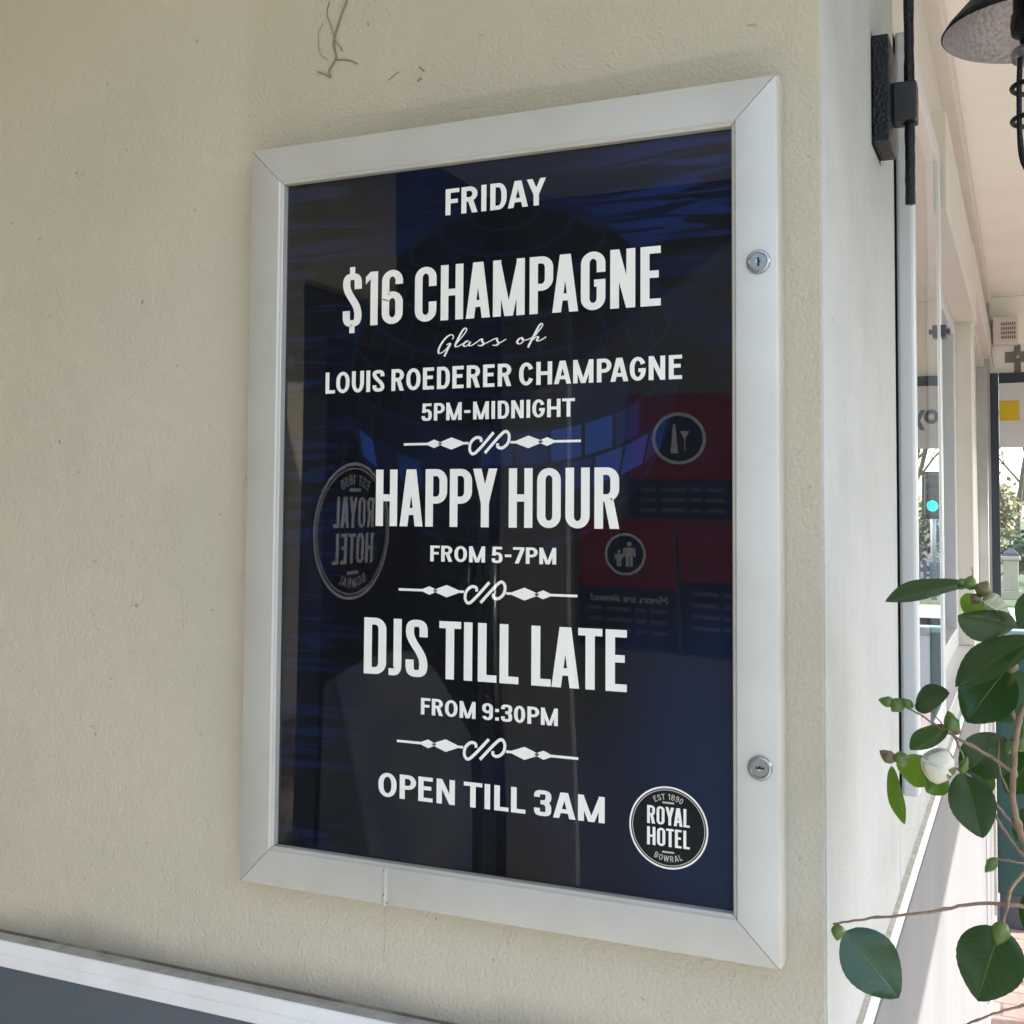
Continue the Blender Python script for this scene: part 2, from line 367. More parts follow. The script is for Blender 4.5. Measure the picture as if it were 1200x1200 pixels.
# ------------------------------------------------------------------ awning over the footpath
aw = thing('awning', (1, 0, 1.25), 'pale boarded awning ceiling with a deep fascia over the brick footpath', 'awning')
rw = MB().box((-2.4, -.8, 1.2625), (2.66, 4.45, 1.33)).box((-2.4, -2.6, 1.2625), (.2, -.8003, 1.33)); rw.build('ceiling', MT['soffit'], aw)
for xx in (.96, 1.42, 1.88, 2.34): bx('cover_batten', (xx-.02, -.79, 1.2505), (xx+.02, 4.3, 1.2622), MT['soffit'], aw, .003)
bx('fascia', (2.661, -.85, 1.15), (2.71, 4.45, 1.52), MT['cream'], aw, .004)
bx('end_fascia', (.42, 4.335, .937), (2.66, 4.40, 1.2620), MT['soffit'], aw, .004)
for yy in (-.7, 3.9):
    MB().tube([(2.55, yy, GZ), (2.55, yy, 1.26)], .05, 14).build('awning_post', MT['cream'], aw, True)

# vent box and bracket on the end fascia
vb = thing('air_vent', (.60, 4.33, 1.06), 'small white box vent with slotted grille under the awning ceiling', 'vent')
p0, p1 = at(1163, 371, 4.25), at(1193, 402, 4.25)
bx('housing', (p0.x, 4.26, p1.z), (p1.x, 4.334, p0.z), MT['vent'], vb, .004)
g = MB(); ga, gb = at(1172.5, 377, 4.25), at(1190.5, 397, 4.25)
for i in range(7):
    for j in range(4):
        xx = ga.x+(gb.x-ga.x)*(i+.2)/7; zz = gb.z+(ga.z-gb.z)*(j+.2)/4
        g.box((xx, 4.2585, zz), (xx+(gb.x-ga.x)/7*.62, 4.2598, zz+(ga.z-gb.z)/4*.66))
g.build('grille_slots', mat('grille brown', (.16, .11, .09), .7), vb)
MB().tube(catmull([(p0.x+.01, 4.30, p0.z), (p0.x-.012, 4.31, p0.z-.02), (p0.x-.004, 4.31, p1.z-.02), (p0.x+.004, 4.325, p1.z-.09)]), .004, 6).build('cable', MT['vent'], vb, True)
cr = thing('cross_bracket', (.67, 4.33, 1.0), 'grey metal cross plate fixed to the end fascia above the blind', 'bracket')
a_, b_ = at(1178, 412.5, 4.325), at(1208, 423.5, 4.325); c_, d_ = at(1188.6, 404, 4.325), at(1196.4, 436, 4.325)
cx_ = MB().box((a_.x, 4.3285, b_.z), (c_.x-.0002, 4.3345, a_.z)).box((d_.x+.0002, 4.3285, b_.z), (b_.x, 4.3345, a_.z)).box((c_.x, 4.3275, d_.z), (d_.x, 4.3346, c_.z))
cx_.build('plate', mat('dull grey plate', (.17, .155, .14), .6), cr)
MB().lathe([(0, -.004), (.006, -.003), (.006, 0)], ((c_.x+d_.x)/2, 4.3275, (a_.z+b_.z)/2), 10, 'y').build('bolt', MT['steel'], cr)

# ------------------------------------------------------------------ clear blind at the far end
bl = thing('cafe_blind', (1.5, 4.3, -.12), 'clear roll down blind with navy border and white top band at the footpath end', 'blind')
bo = MB()
BX0, BX1, BZ0, BZ1 = .5465, 2.62, -.12, .936
bo.box((BX0, 4.295, BZ0), (.578, 4.305, BZ1)); bo.box((2.58, 4.295, BZ0), (BX1, 4.305, BZ1)); bo.box((.5785, 4.295, .893), (2.5795, 4.305, BZ1)); bo.box((.5785, 4.295, BZ0), (2.5795, 4.305, BZ0+.03))
bo.build('border', MT['navy'], bl, bevel=.003)
MB().box((.5785, 4.2975, .625), (2.5795, 4.3015, .8925)).build('top_band', MT['whitevinyl'], bl)
MB().poly([(.5785, 4.300, BZ0+.03), (2.5795, 4.300, BZ0+.03), (2.5795, 4.300, .6248), (.5785, 4.300, .6248)]).build('clear_film', MT['pvc'], bl, fix=False)
sa, sb = at(1170, 470, 4.2965), at(1195, 492.5, 4.2965)
MB().box((.5787, 4.2955, sb.z), (sb.x, 4.2974, sa.z)).build('yellow_patch', MT['yellow'], bl)
def text_mesh(name, body, size, m, parent, origin, xax, yax, align='LEFT', offset=0, xs=1):
    cu = bpy.data.curves.new(name, 'FONT'); cu.body = body; cu.size = size; cu.align_x = align; cu.offset = offset
    tmp = bpy.data.objects.new(name, cu); COL.objects.link(tmp)
    dg = bpy.context.evaluated_depsgraph_get(); me = bpy.data.meshes.new_from_object(tmp.evaluated_get(dg)); COL.objects.unlink(tmp); bpy.data.objects.remove(tmp)
    origin, xax, yax = Vector(origin), Vector(xax), Vector(yax)
    for v in me.vertices: v.co = origin + xax*v.co.x*xs + yax*v.co.y
    me.materials.clear(); me.materials.append(m); me.update()
    o = bpy.data.objects.new(name, me); COL.objects.link(o)
    if parent: o.parent = parent; o.matrix_parent_inverse = Matrix.Translation(-parent.location)
    return o
text_mesh('lettering', 'Royal', .115, MT['greyletter'], bl, (.682, 4.2970, .735), (1, 0, 0), (0, 0, 1), offset=.004)

# green planter stand under the blind
gs = thing('planter_stand', (.69, 4.6, GZ), 'bottle green timber stand with top coloured pale for sky light below the clear blind', 'stand')
bx('panel', (.549, 4.36, GZ+.14), (.80, 4.72, -.155), MT['green'], gs, .004)
bx('cap', (.546, 4.34, -.1548), (.806, 4.74, -.132), MT['skylit_top'], gs, .006)  # pale colour stands in for sky light on the stand's top
bx('plinth', (.556, 4.37, GZ), (.79, 4.71, GZ+.1398), MT['lead'], gs, .004)

# ------------------------------------------------------------------ entrance recess behind the camera (seen mirrored in the glazing)
ent = thing('entrance_wall', (-.75, -1.1, GZ), 'cream entrance wall with dark glazed door beside the poster', 'wall')
bx('door_jamb', (-.95, -1.17, GZ), (-.75, .0279, 1.262), MT['stucco'], ent, .003)
bx('over_door', (-.95, -1.56, .84), (-.75, -1.1705, 1.262), MT['stucco'], ent, .003)
bx('transom_panel', (-.95, -2.24, .84), (-.756, -1.5605, 1.262), MT['wood'], ent, .003)
dr = bx('door', (-.86, -2.23, GZ+.01), (-.775, -1.18, .838), MT['wood'], ent, .004)
bx('door_glass', (-.7748, -2.12, -.75), (-.7715, -1.29, .74), clear('door glass', 1.5, (2, .1, .004), (.5, .5, .5)), dr, 0)
kp = [(-1.145, -.098)] + [(-1.145-.90*i/24, -.098+.085*math.sin(math.pi*min(1, i/18*.8))-.20*max(0, (i-14)/10)**2) for i in range(25)]
pale_sweep = MB(); fr_, bk_ = -.7655, -.7705
pale_sweep.poly([(fr_, max(y_, -2.11) if y_ < -1.3 else min(y_, -1.295), z_) for y_, z_ in [(-1.295, -1.25)] + kp[1:] + [(-2.045, -1.25)]])
pale_sweep.build('painted_reflection', mat('mottled painted reflection', (.085, .095, .10), .5, vary=(4, .9, (.035, .05, .10))), dr, fix=False)  # added plate; its arched grey-blue shape imitates a pale reflection in the glass
MB().tube([(-.735, -2.16, -.25), (-.735, -2.16, .25)], .013, 12).box((-.775, -2.168, -.22), (-.735, -2.152, -.2)).box((-.775, -2.168, .2), (-.735, -2.152, .22)).build('door_handle', MT['lockmetal'], dr, True)
nw = thing('notice_wall', (-.2, -2.3, GZ), 'grey rendered return wall carrying three red and blue notices', 'wall')
bx('wall_face', (-.95, -2.45, GZ), (.18, -2.2405, 1.262), mat('grey render', (.12, .13, .125), .8, bump=(140, .4, .0012)), nw, .004)
bx('panelled_lining', (-.742, -2.2400, GZ), (-.52, -2.2105, .95), MT['stone'], nw, .004)
def notice(x0, x1, z0, z1, split, label, icon):
    n = thing('notice', ((x0+x1)/2, -2.238, z0), label, 'notice', 'notices on the return wall')
    MB().box((x0, -2.2403, z0), (x1, -2.236, split)).build('lower_panel', MT['noticenavy'], n)
    MB().box((x0, -2.2403, split+.0002), (x1, -2.2355, z1)).build('red_panel', MT['red'], n)
    y = -2.2350; cx = (x0+x1)/2; cz = (split+z1)/2-.004; r = min(x1-x0, z1-split)*.29
    if icon is not None:
        MB().lathe([(0, 0), (r, 0)], (cx, y, cz), 40, 'y').build('icon_disc', MT['noticenavy'], n, fix=False)
        MB().lathe([(r*.93, .0006), (r*1.06, .0006)], (cx, y, cz), 40, 'y').build('icon_ring', MT['white'], n, fix=False)
        ic = MB()
        if icon == 'people':
            for px_, s_ in ((cx+r*.22, 1), (cx-r*.32, .68)):
                b0 = cz-r*.62; h = r*1.25*s_
                ic.lathe([(0, .0008), (h*.1, .0008)], (px_, y, b0+h*.9), 16, 'y')
                for q in ((-.16, .42, .16, .76), (-.14, 0, -.02, .415), (.02, 0, .14, .415), (-.25, .40, -.175, .75), (.175, .40, .25, .75)):
                    ic.poly([(px_+q[0]*h, y+.0009, b0+q[1]*h), (px_+q[2]*h, y+.0009, b0+q[1]*h), (px_+q[2]*h, y+.0009, b0+q[3]*h), (px_+q[0]*h, y+.0009, b0+q[3]*h)])
        else:
            ic.poly([(cx-r*.32, y+.0009, cz-r*.6), (cx-r*.02, y+.0009, cz-r*.6), (cx-r*.10, y+.0009, cz+r*.25), (cx-r*.14, y+.0009, cz+r*.6), (cx-r*.20, y+.0009, cz+r*.6), (cx-r*.24, y+.0009, cz+r*.25)])
            ic.poly([(cx+r*.06, y+.0009, cz+r*.3), (cx+r*.42, y+.0009, cz+r*.3), (cx+r*.27, y+.0009, cz-.02*r), (cx+r*.21, y+.0009, cz-.02*r)])
            ic.poly([(cx+r*.22, y+.0010, cz-r*.02), (cx+r*.26, y+.0010, cz-r*.02), (cx+r*.26, y+.0010, cz-r*.5), (cx+r*.22, y+.0010, cz-r*.5)])
        ic.build('icon', MT['white'], n, fix=False)
    ln = MB()
    if icon == 'people':
        text_mesh('notice_text', 'Minors are allowed', .030, MT['white'], n, (x1-.02, y, split-.04), (-1, 0, 0), (0, 0, 1), xs=.95)
        k0 = 1
    else: k0 = 0
    for k in range(k0, 4):
        zz = split-.036-k*.030
        if zz < z0+.012: break
        # words as short bars: too small and blurred in the mirror image to spell
        xx = x1-.02
        for wl in (.05, .03, .07, .045):
            if xx-wl < x0+.02: break
            ln.poly([(xx, -2.2352, zz), (xx-wl, -2.2352, zz), (xx-wl, -2.2352, zz+.011), (xx, -2.2352, zz+.011)]); xx -= wl+.012
    ln.build('text_lines', MT['faint'], n, fix=False)
    return n
notice(-.343, -.060, .336, .690, .445, 'tall red and navy notice with bottle and glass icon, topmost of the three', 'drink')
notice(-.494, -.218, -.03, .329, .135, 'red and navy notice with adult and child icon in a white ring', 'people')
notice(-.205, .02, -.03, .326, .16, 'red and navy notice without an icon ring, at the wall end', None)

# ------------------------------------------------------------------ stroke lettering
def glyph(ch, k):
    "k: dict of style -> (width, list of polygons); cap height 1"
    t, h = k['t'], k['h']; Wd = k['w'].get(ch, k['w']['*']); cr = k['cr']; out = []
    def Rc(x0, y0, x1, y1): out.append([(x0, y0), (x1, y0), (x1, y1), (x0, y1)])
    def D(xa, ya, xb, yb, hw): out.append([(xa, ya), (xa+hw, ya), (xb+hw, yb), (xb, yb)])
    def Ar(cx, cy, rx, ry, a0, a1, n=12):
        for i in range(n):
            a, b = RAD(a0+(a1-a0)*i/n), RAD(a0+(a1-a0)*(i+1)/n); ix, iy = max(rx-t, .001), max(ry-h, .001)
            out.append([(cx+rx*math.cos(a), cy+ry*math.sin(a)), (cx+rx*math.cos(b), cy+ry*math.sin(b)), (cx+ix*math.cos(b), cy+iy*math.sin(b)), (cx+ix*math.cos(a), cy+iy*math.sin(a))])
    def bez(p0, p1, p2, p3, n=10): return [tuple(p0[j]*(1-s)**3+3*p1[j]*s*(1-s)**2+3*p2[j]*s*s*(1-s)+p3[j]*s**3 for j in (0, 1)) for s in [i/n for i in range(n+1)]]
    def Pth(pts):
        q = [pts[0]]
        for p in pts[1:]:
            if (p[0]-q[-1][0])**2+(p[1]-q[-1][1])**2 > 1e-7: q.append(p)
        L = []
        for i, p in enumerate(q):
            a, b = q[max(i-1, 0)], q[min(i+1, len(q)-1)]; dx, dy = b[0]-a[0], b[1]-a[1]; l = math.hypot(dx, dy); nx, ny = -dy/l, dx/l
            hw = .5*math.sqrt((t*nx)**2+(h*ny)**2); L.append(((p[0]+nx*hw, p[1]+ny*hw), (p[0]-nx*hw, p[1]-ny*hw)))
        for (a, b), (c, d) in zip(L, L[1:]): out.append([a, c, d, b])
    W = Wd; rx = W/2; full = cr; cr = min(cr, .27) if ch in 'S$356928' else cr
    def bowl(x0, y0, y1):
        r = min(cr, (y1-y0)/2); rr = min(rx, W-x0)
        Rc(x0, y0, W-rr, y0+h); Rc(x0, y1-h, W-rr, y1); Ar(W-rr, y1-r, rr, r, 0, 90); Ar(W-rr, y0+r, rr, r, 270, 360)
        if y1-y0 > 2*r: Rc(W-t, y0+r, W, y1-r)
    def ring(y0, y1):
        r = min(cr, (y1-y0)/2); Ar(rx, y1-r, rx, r, 0, 180, 20); Ar(rx, y0+r, rx, r, 180, 360, 20)
        if y1-y0 > 2*r: Rc(0, y0+r, t, y1-r); Rc(W-t, y0+r, W, y1-r)
    def six():
        ring(0, .60); Rc(0, .3, t, 1-cr); Ar(rx, 1-cr, rx, cr, 0 if k['stub'] else 14, 180, 20)
        if k['stub']: Rc(W-t, .73, W, 1-cr)
    a, b = t/2, h/2
    def spath(): return (bez((W-a, .70), (W-a, .75), (W-a, .75), (W-a, 1-cr)) + bez((W-a, 1-cr), (W-a, 1-b-cr*.1), (W*.72, 1-b), (W/2, 1-b)) + bez((W/2, 1-b), (W*.28, 1-b), (a, 1-b-cr*.1), (a, .80)) +
        bez((a, .80), (a, .58), (W-a, .46), (W-a, .22), 16) + bez((W-a, .22), (W-a, b+cr*.1), (W*.72, b), (W/2, b)) + bez((W/2, b), (W*.28, b), (a, b+cr*.1), (a, cr)) + bez((a, cr), (a, .25), (a, .25), (a, .30)))
    if ch in 'I1l':
        if ch == '1':
            Rc(W-t, 0, W, 1); out.append([(W-t, 1), (W-t, 1-h*1.1), (0, 1-h*1.9), (0, 1-h*.75)])
        else: Rc(0, 0, t, 1)
    elif ch in 'EFLTH':
        if ch == 'T': Rc(0, 1-h, W, 1); Rc(W/2-t/2, 0, W/2+t/2, 1-h)
        else:
            Rc(0, 0, t, 1)
            if ch == 'H': Rc(W-t, 0, W, 1); Rc(t, .5-h/2, W-t, .5+h/2)
            if ch in 'EL': Rc(t, 0, W, h)
            if ch in 'EF': Rc(t, 1-h, W, 1); Rc(t, .47-(.03 if ch == 'F' else 0), W*.9, .47+h-(.03 if ch == 'F' else 0))
    elif ch == 'A':
        hw = t*1.04; ax = W/2-hw*.5-t*.12
        D(0, 0, ax, 1, hw); D(W-hw, 0, W-ax-hw, 1, hw); f = .2+h/2; Rc(ax*f+hw*.5, .2, W-ax*f-hw*.5, .2+h)
    elif ch == 'M':
        hw = t*.92; Rc(0, 0, t, 1); Rc(W-t, 0, W, 1); D(W/2-hw/2-t*.06, 0, .0, 1, hw); D(W/2-hw/2+t*.06, 0, W-hw, 1, hw)
    elif ch == 'N': Rc(0, 0, t, 1); Rc(W-t, 0, W, 1); D(W-t*1.02, 0, 0, 1, t*1.02)
    elif ch == 'Y':
        hw = t*1.06; Rc(W/2-t/2, 0, W/2+t/2, .42); D(W/2-t/2, .41, 0, 1, hw); D(W/2+t/2-hw, .41, W-hw, 1, hw)
    elif ch == 'W':
        hw = t*.95; q = W*.27
        D(q-hw/2, 0, 0, 1, hw); D(q-hw/2, 0, W/2-hw/2, 1, hw); D(W-q-hw/2, 0, W/2-hw/2, 1, hw); D(W-q-hw/2, 0, W-hw, 1, hw)
    elif ch == 'P': Rc(0, 0, t, 1); bowl(t*.9, .40, 1)
    elif ch == 'R': Rc(0, 0, t, 1); bowl(t*.9, .44, 1); D(W-t*1.06, 0, W*.5-t*.35, .5, t*1.08)
    elif ch == 'B': Rc(0, 0, t, 1); bowl(t*.9, .5-h/2+.01, 1); bowl(t*.9, 0, .5+h/2)
    elif ch == 'D': Rc(0, 0, t, 1); bowl(t*.9, 0, 1)
    elif ch in 'O0': ring(0, 1)
    elif ch in 'CG':
        Ar(rx, 1-cr, rx, cr, (0 if k['stub'] else 22), 180, 20); Ar(rx, cr, rx, cr, 180, (360 if k['stub'] or ch == 'G' else 338), 20); Rc(0, cr, t, 1-cr)
        if k['stub']: Rc(W-t, .64, W, 1-cr)
        if ch == 'G': Rc(W-t, min(cr, .4), W, .52); Rc(W*.54, .52-h, W-t, .52)
        elif k['stub']: Rc(W-t, cr, W, .36)
    elif ch == 'U': Rc(0, cr, t, 1); Rc(W-t, cr, W, 1); Ar(rx, cr, rx, cr, 180, 360, 20)
    elif ch == 'J': Rc(W-t, cr*.8, W, 1); Ar(W-rx*1.2, cr*.8, rx*1.2, cr*.8, 270, 360, 12); Rc(0, 0, W-rx*1.2, h)
    elif ch == 'S': Pth(spath())
    elif ch == '$': Pth(spath()); Rc(W/2-t*.36, -.12, W/2+t*.36, h*.4); Rc(W/2-t*.36, 1-h*.4, W/2+t*.36, 1.12)
    elif ch == '3':
        Pth(bez((a, .72), (a, .72), (a, .75), (a, .77)) + bez((a, .77), (a, 1-b), (W*.3, 1-b), (W/2, 1-b)) + bez((W/2, 1-b), (W-a, 1-b), (W-a, .85), (W-a, .74)) + bez((W-a, .74), (W-a, .58), (W*.7, .53), (W*.38, .53)))
        Pth(bez((W*.38, .53), (W*.75, .53), (W-a, .45), (W-a, .28)) + bez((W-a, .28), (W-a, .12), (W*.8, b), (W/2, b)) + bez((W/2, b), (W*.2, b), (a, .1), (a, .25)) + [(a, .30)])
    elif ch == '5':
        Rc(t*.25, 1-h, W*.96, 1); D(t*.1, .46, t*.25, 1-h, t*.95)
        Pth(bez((t*.62, .50), (W*.35, .62), (W-a, .66), (W-a, .34)) + bez((W-a, .34), (W-a, .1), (W*.75, b), (W/2, b)) + bez((W/2, b), (W*.2, b), (a, .1), (a, .24)) + [(a, .28)])
    elif ch in '69':
        six()
        if ch == '9': out[:] = [[(W-x, 1-y) for x, y in p] for p in out]
    elif ch == '7': Rc(0, 1-h, W, 1); D(W*.16, 0, W-t*1.05, 1-h, t*1.08)
    elif ch == '8': ring(.46, 1); ring(0, .46+h)
    elif ch == '-': Rc(0, .38, W, .38+h)
    elif ch == ':': Rc(0, .02, t, .02+t); Rc(0, .52, t, .52+t)
    return W, out
COND = dict(t=.138, h=.122, cr=.205, stub=True, sb=(.040, .036, .008), space=.15,
            w={'*': .39, 'E': .31, 'L': .30, 'T': .36, 'A': .42, 'M': .54, 'Y': .42, 'J': .22, 'S': .37, '1': .23, '$': .36, 'I': .148, 'H': .40, 'W': .6})
BOLD = dict(t=.185, h=.158, cr=.44, stub=False, sb=(.068, .045, .012), space=.22,
            w={'*': .58, 'O': .65, 'C': .61, 'G': .62, 'E': .50, 'W': .95, '1': .34, 'F': .50, 'L': .47, 'T': .62, 'A': .70, 'M': .82, 'N': .63, 'Y': .66, 'I': .185, 'S': .56, 'U': .58, '5': .55, '7': .56, '3': .55, '9': .55, '0': .55, '-': .33, ':': .185, 'H': .66})
THIN = dict(BOLD, t=.15, h=.14, sb=(.12, .10, .06), space=.35)
def word_polys(txt, style):
    st_, rd, dg_ = style['sb']
    L_ = {**{c: dg_ for c in 'AYTWJ7'}, **{c: rd for c in 'OCGQS0368$95'}}
    R_ = {**{c: dg_ for c in 'AYTWLPF7'}, **{c: rd for c in 'OCGSD0368$95UJ'}}
    kern = {'AY': -.07, 'PA': -.06, 'LA': -.01, 'AT': -.07, 'DA': -.015, 'LY': -.08, 'YA': -.06, 'TE': 0, 'PY': 0}
    x = None; res = []; prev = ''
    for ch in txt:
        if ch == ' ': x += style['space']; prev = ''; continue
        W, ps = glyph(ch, style)
        x = 0 if x is None else x+L_.get(ch, st_)+kern.get(prev+ch, 0)*(1 if style['t'] > .15 else .5)
        res.append((ch, x, W, ps)); last = x+W; x = last+R_.get(ch, st_); prev = ch
    return res, last
def place_line(name, txt, style, x0, x1, z0, z1, y, m, parent):
    g_, tot = word_polys(txt, style); sx = (x1-x0)/tot; sz = z1-z0; mb = MB(); n = 0
    for ch, gx, W, ps in g_:
        for p in ps:
            yy = y-2.5e-5*(n % 5); n += 1
            mb.poly([(x0+(gx+px_)*sx, yy, z0+pz*sz) for px_, pz in p])
    return mb.build(name, m, parent, fix=False)
def arc_text(mb, txt, style, c, rad, a_mid, size, up, xax, zax, yoff, spread=1):
    "letters along a circle; up=True reads along the top"
    g_, tot = word_polys(txt, style); n = 0
    for ch, gx, W, ps in g_:
        s = (gx+W/2-tot/2)*size*spread; a = a_mid - s/rad if up else a_mid + s/rad
        for p in ps:
            q = []
            for px_, pz in p:
                lx, lz = (px_-W/2)*size, (pz-.5)*size
                if up: dx, dz = Vector((math.sin(a), -math.cos(a))), Vector((math.cos(a), math.sin(a)))
                else: dx, dz = Vector((-math.sin(a), math.cos(a))), Vector((-math.cos(a), -math.sin(a)))
                P = Vector((math.cos(a), math.sin(a)))*rad + dx*lx + dz*lz
                q.append(c + xax*P.x + zax*P.y + yoff*(1+(n % 4)*.1))
            mb.poly(q); n += 1
def roundel(parent, c, R, xax, zax, nrm, m, m2, m3=None):
    c, xax, zax = Vector(c), Vector(xax), Vector(zax); off = Vector(nrm)*2.5e-4
    def ringmesh(r0, r1, k):
        mb = MB(); rows = [[c+xax*r*math.cos(2*math.pi*i/96)+zax*r*math.sin(2*math.pi*i/96)+off*k for i in range(96)] for r in (r0, r1)]
        return mb.quadmesh(rows, True)
    if m3: 
        MB().poly([c+xax*R*.99*math.cos(2*math.pi*i/96)+zax*R*.99*math.sin(2*math.pi*i/96) for i in range(96)]).build('logo_disc', m3, parent, fix=False)
    ringmesh(R*.955, R, 1).build('logo_ring', m, parent, fix=False)
    ringmesh(R*.905, R*.925, 1).build('logo_ring', m2, parent, fix=False)
    mb = MB(); n = 0
    for txt, z0 in (('ROYAL', .06), ('HOTEL', -.46)):
        g_, tot = word_polys(txt, COND); sx = R*1.08/tot
        for ch, gx, W, ps in g_:
            for p in ps: mb.poly([c+xax*((gx+px_)*sx-R*.54)+zax*(R*(z0+pz*.44))+off*(1+.1*(n % 5)) for px_, pz in p]); n += 1
    mb.build('logo_name', m, parent, fix=False)
    mb = MB(); arc_text(mb, 'EST 1890', THIN, c, R*.75, math.pi/2, R*.145, True, xax, zax, off); mb.build('logo_year', m2, parent, fix=False)
    mb = MB(); arc_text(mb, 'BOWRAL', THIN, c, R*.75, -math.pi/2, R*.145, False, xax, zax, off)
    mb.build('logo_town', m2, parent, fix=False)
    for z0 in (.58, -.615): MB().poly([c+xax*(x_*R)+zax*((z0+z_)*R)+off for x_, z_ in ((-.15, 0), (.15, 0), (.15, .045), (-.15, .045))]).build('logo_bar', m2, parent, fix=False)
roundel(dr, (-.770, -1.41, .303), .166, (0, 1, 0), (0, 0, 1), (1, 0, 0), MT['etch'], MT['etch'])

# ------------------------------------------------------------------ poster case
FW, FH, RW = .5, .6894, .0364
case = thing('poster_case', (.25, .028, 0), 'lockable satin aluminium poster case with mitred corners and two cam locks on stucco', 'poster frame')
PROF = [(.0, .028), (.0, .0032), (.0009, .0009), (.0032, 0.), (.0325, 0.), (.0333, .0006), (.0338, .0016), (.0356, .0020), (.0364, .0028), (.0364, .0112)]
corners = [((0, 0), (1, 1)), ((FW, 0), (-1, 1)), ((FW, FH), (-1, -1)), ((0, FH), (1, -1))]
for k in range(4):
    (ax, az), (adx, adz) = corners[k]; (bx_, bz), (bdx, bdz) = corners[(k+1) % 4]
    ts = [0, 1]
    if k == 0: ts = [0] + [.1445 + .0005*i for i in range(52)] + [1]
    rows = []
    for t_ in ts:
        row = []
        for (o_, y_) in PROF:
            A = Vector((ax+adx*o_, y_, az+adz*o_)); B = Vector((bx_+bdx*o_, y_, bz+bdz*o_)); dvec = (B-A).normalized()
            A += dvec*.00030; B -= dvec*.00030
            P = A.lerp(B, t_) if t_ in (0, 1) else A + dvec*(t_-A.x)
            if k == 0 and 0 < t_ < 1:
                g_ = math.exp(-((P.x-.1555)/.0016)**2)
                low = 1 - min(1, o_/.034)
                P.y -= g_*.0006*low**2; P.z -= g_*.0019*low**4
                g2 = math.exp(-((P.x-.1595)/.003)**2); P.y += g2*.0006*low**2
            row.append(P)
        rows.append(row)
    MB().quadmesh(rows).build('rail', MT['alu'], case, smooth=False)
for o in [o for o in case.children if o.name.startswith('rail')]:
    for p in o.data.polygons: p.use_smooth = True
    o.data.set_sharp_from_angle(angle=RAD(28))
for cx_, cz_, r_ in ((.1556, .0095, .0007), (.1590, .0028, .0009), (.1553, .0300, .0006)):
    MB().poly([(cx_+r_*math.cos(a)*(.7+.3*math.sin(3*a)), -.0009, cz_+1.5*r_*math.sin(a)) for a in [2*math.pi*i/12 for i in range(12)]]).build('paint_chip', mat('chip grey', (.10, .10, .10), .7), case, fix=False)
bx('back_panel', (.002, .0165, .002), (FW-.002, .0279, FH-.002), MT['gap'], case, 0)
MB().box((.034, .0082, .034), (FW-.034, .0088, FH-.034)).build('glazing', MT['acrylic'], case)
for (lx, lz, ang) in ((.4853, .5414, 0), (.4852, .1504, 90)):
    lk = MB().lathe([(.0094, .0), (.0094, -.0016), (.0088, -.0024), (.0074, -.0026), (.0068, -.0019), (.0066, -.0012), (.0001, -.0012)], (lx, 0, lz), 40, 'y').build('lock', MT['lockmetal'], case, True)
    lk.data.set_sharp_from_angle(angle=RAD(35))
    kw = MB(); a = RAD(ang); ca, sa_ = math.cos(a), math.sin(a)
    def kq(u0, v0, u1, v1):
        kw.poly([(lx+u*ca-v*sa_, -.00135, lz+u*sa_+v*ca) for u, v in ((u0, v0), (u1, v0), (u1, v1), (u0, v1))])
    kq(-.0008, -.0034, .0008, .0034); kq(.00081, -.0006, .0017, .001)
    kw.build('keyway', MT['black'], lk, fix=False)
    kw2 = MB(); kw = kw2; kq(-.0021, -.0012, -.00082, .0020); kw2.build('key_shutter', mat('bright key shutter', (.8, .8, .78), .2, .9), lk, fix=False)

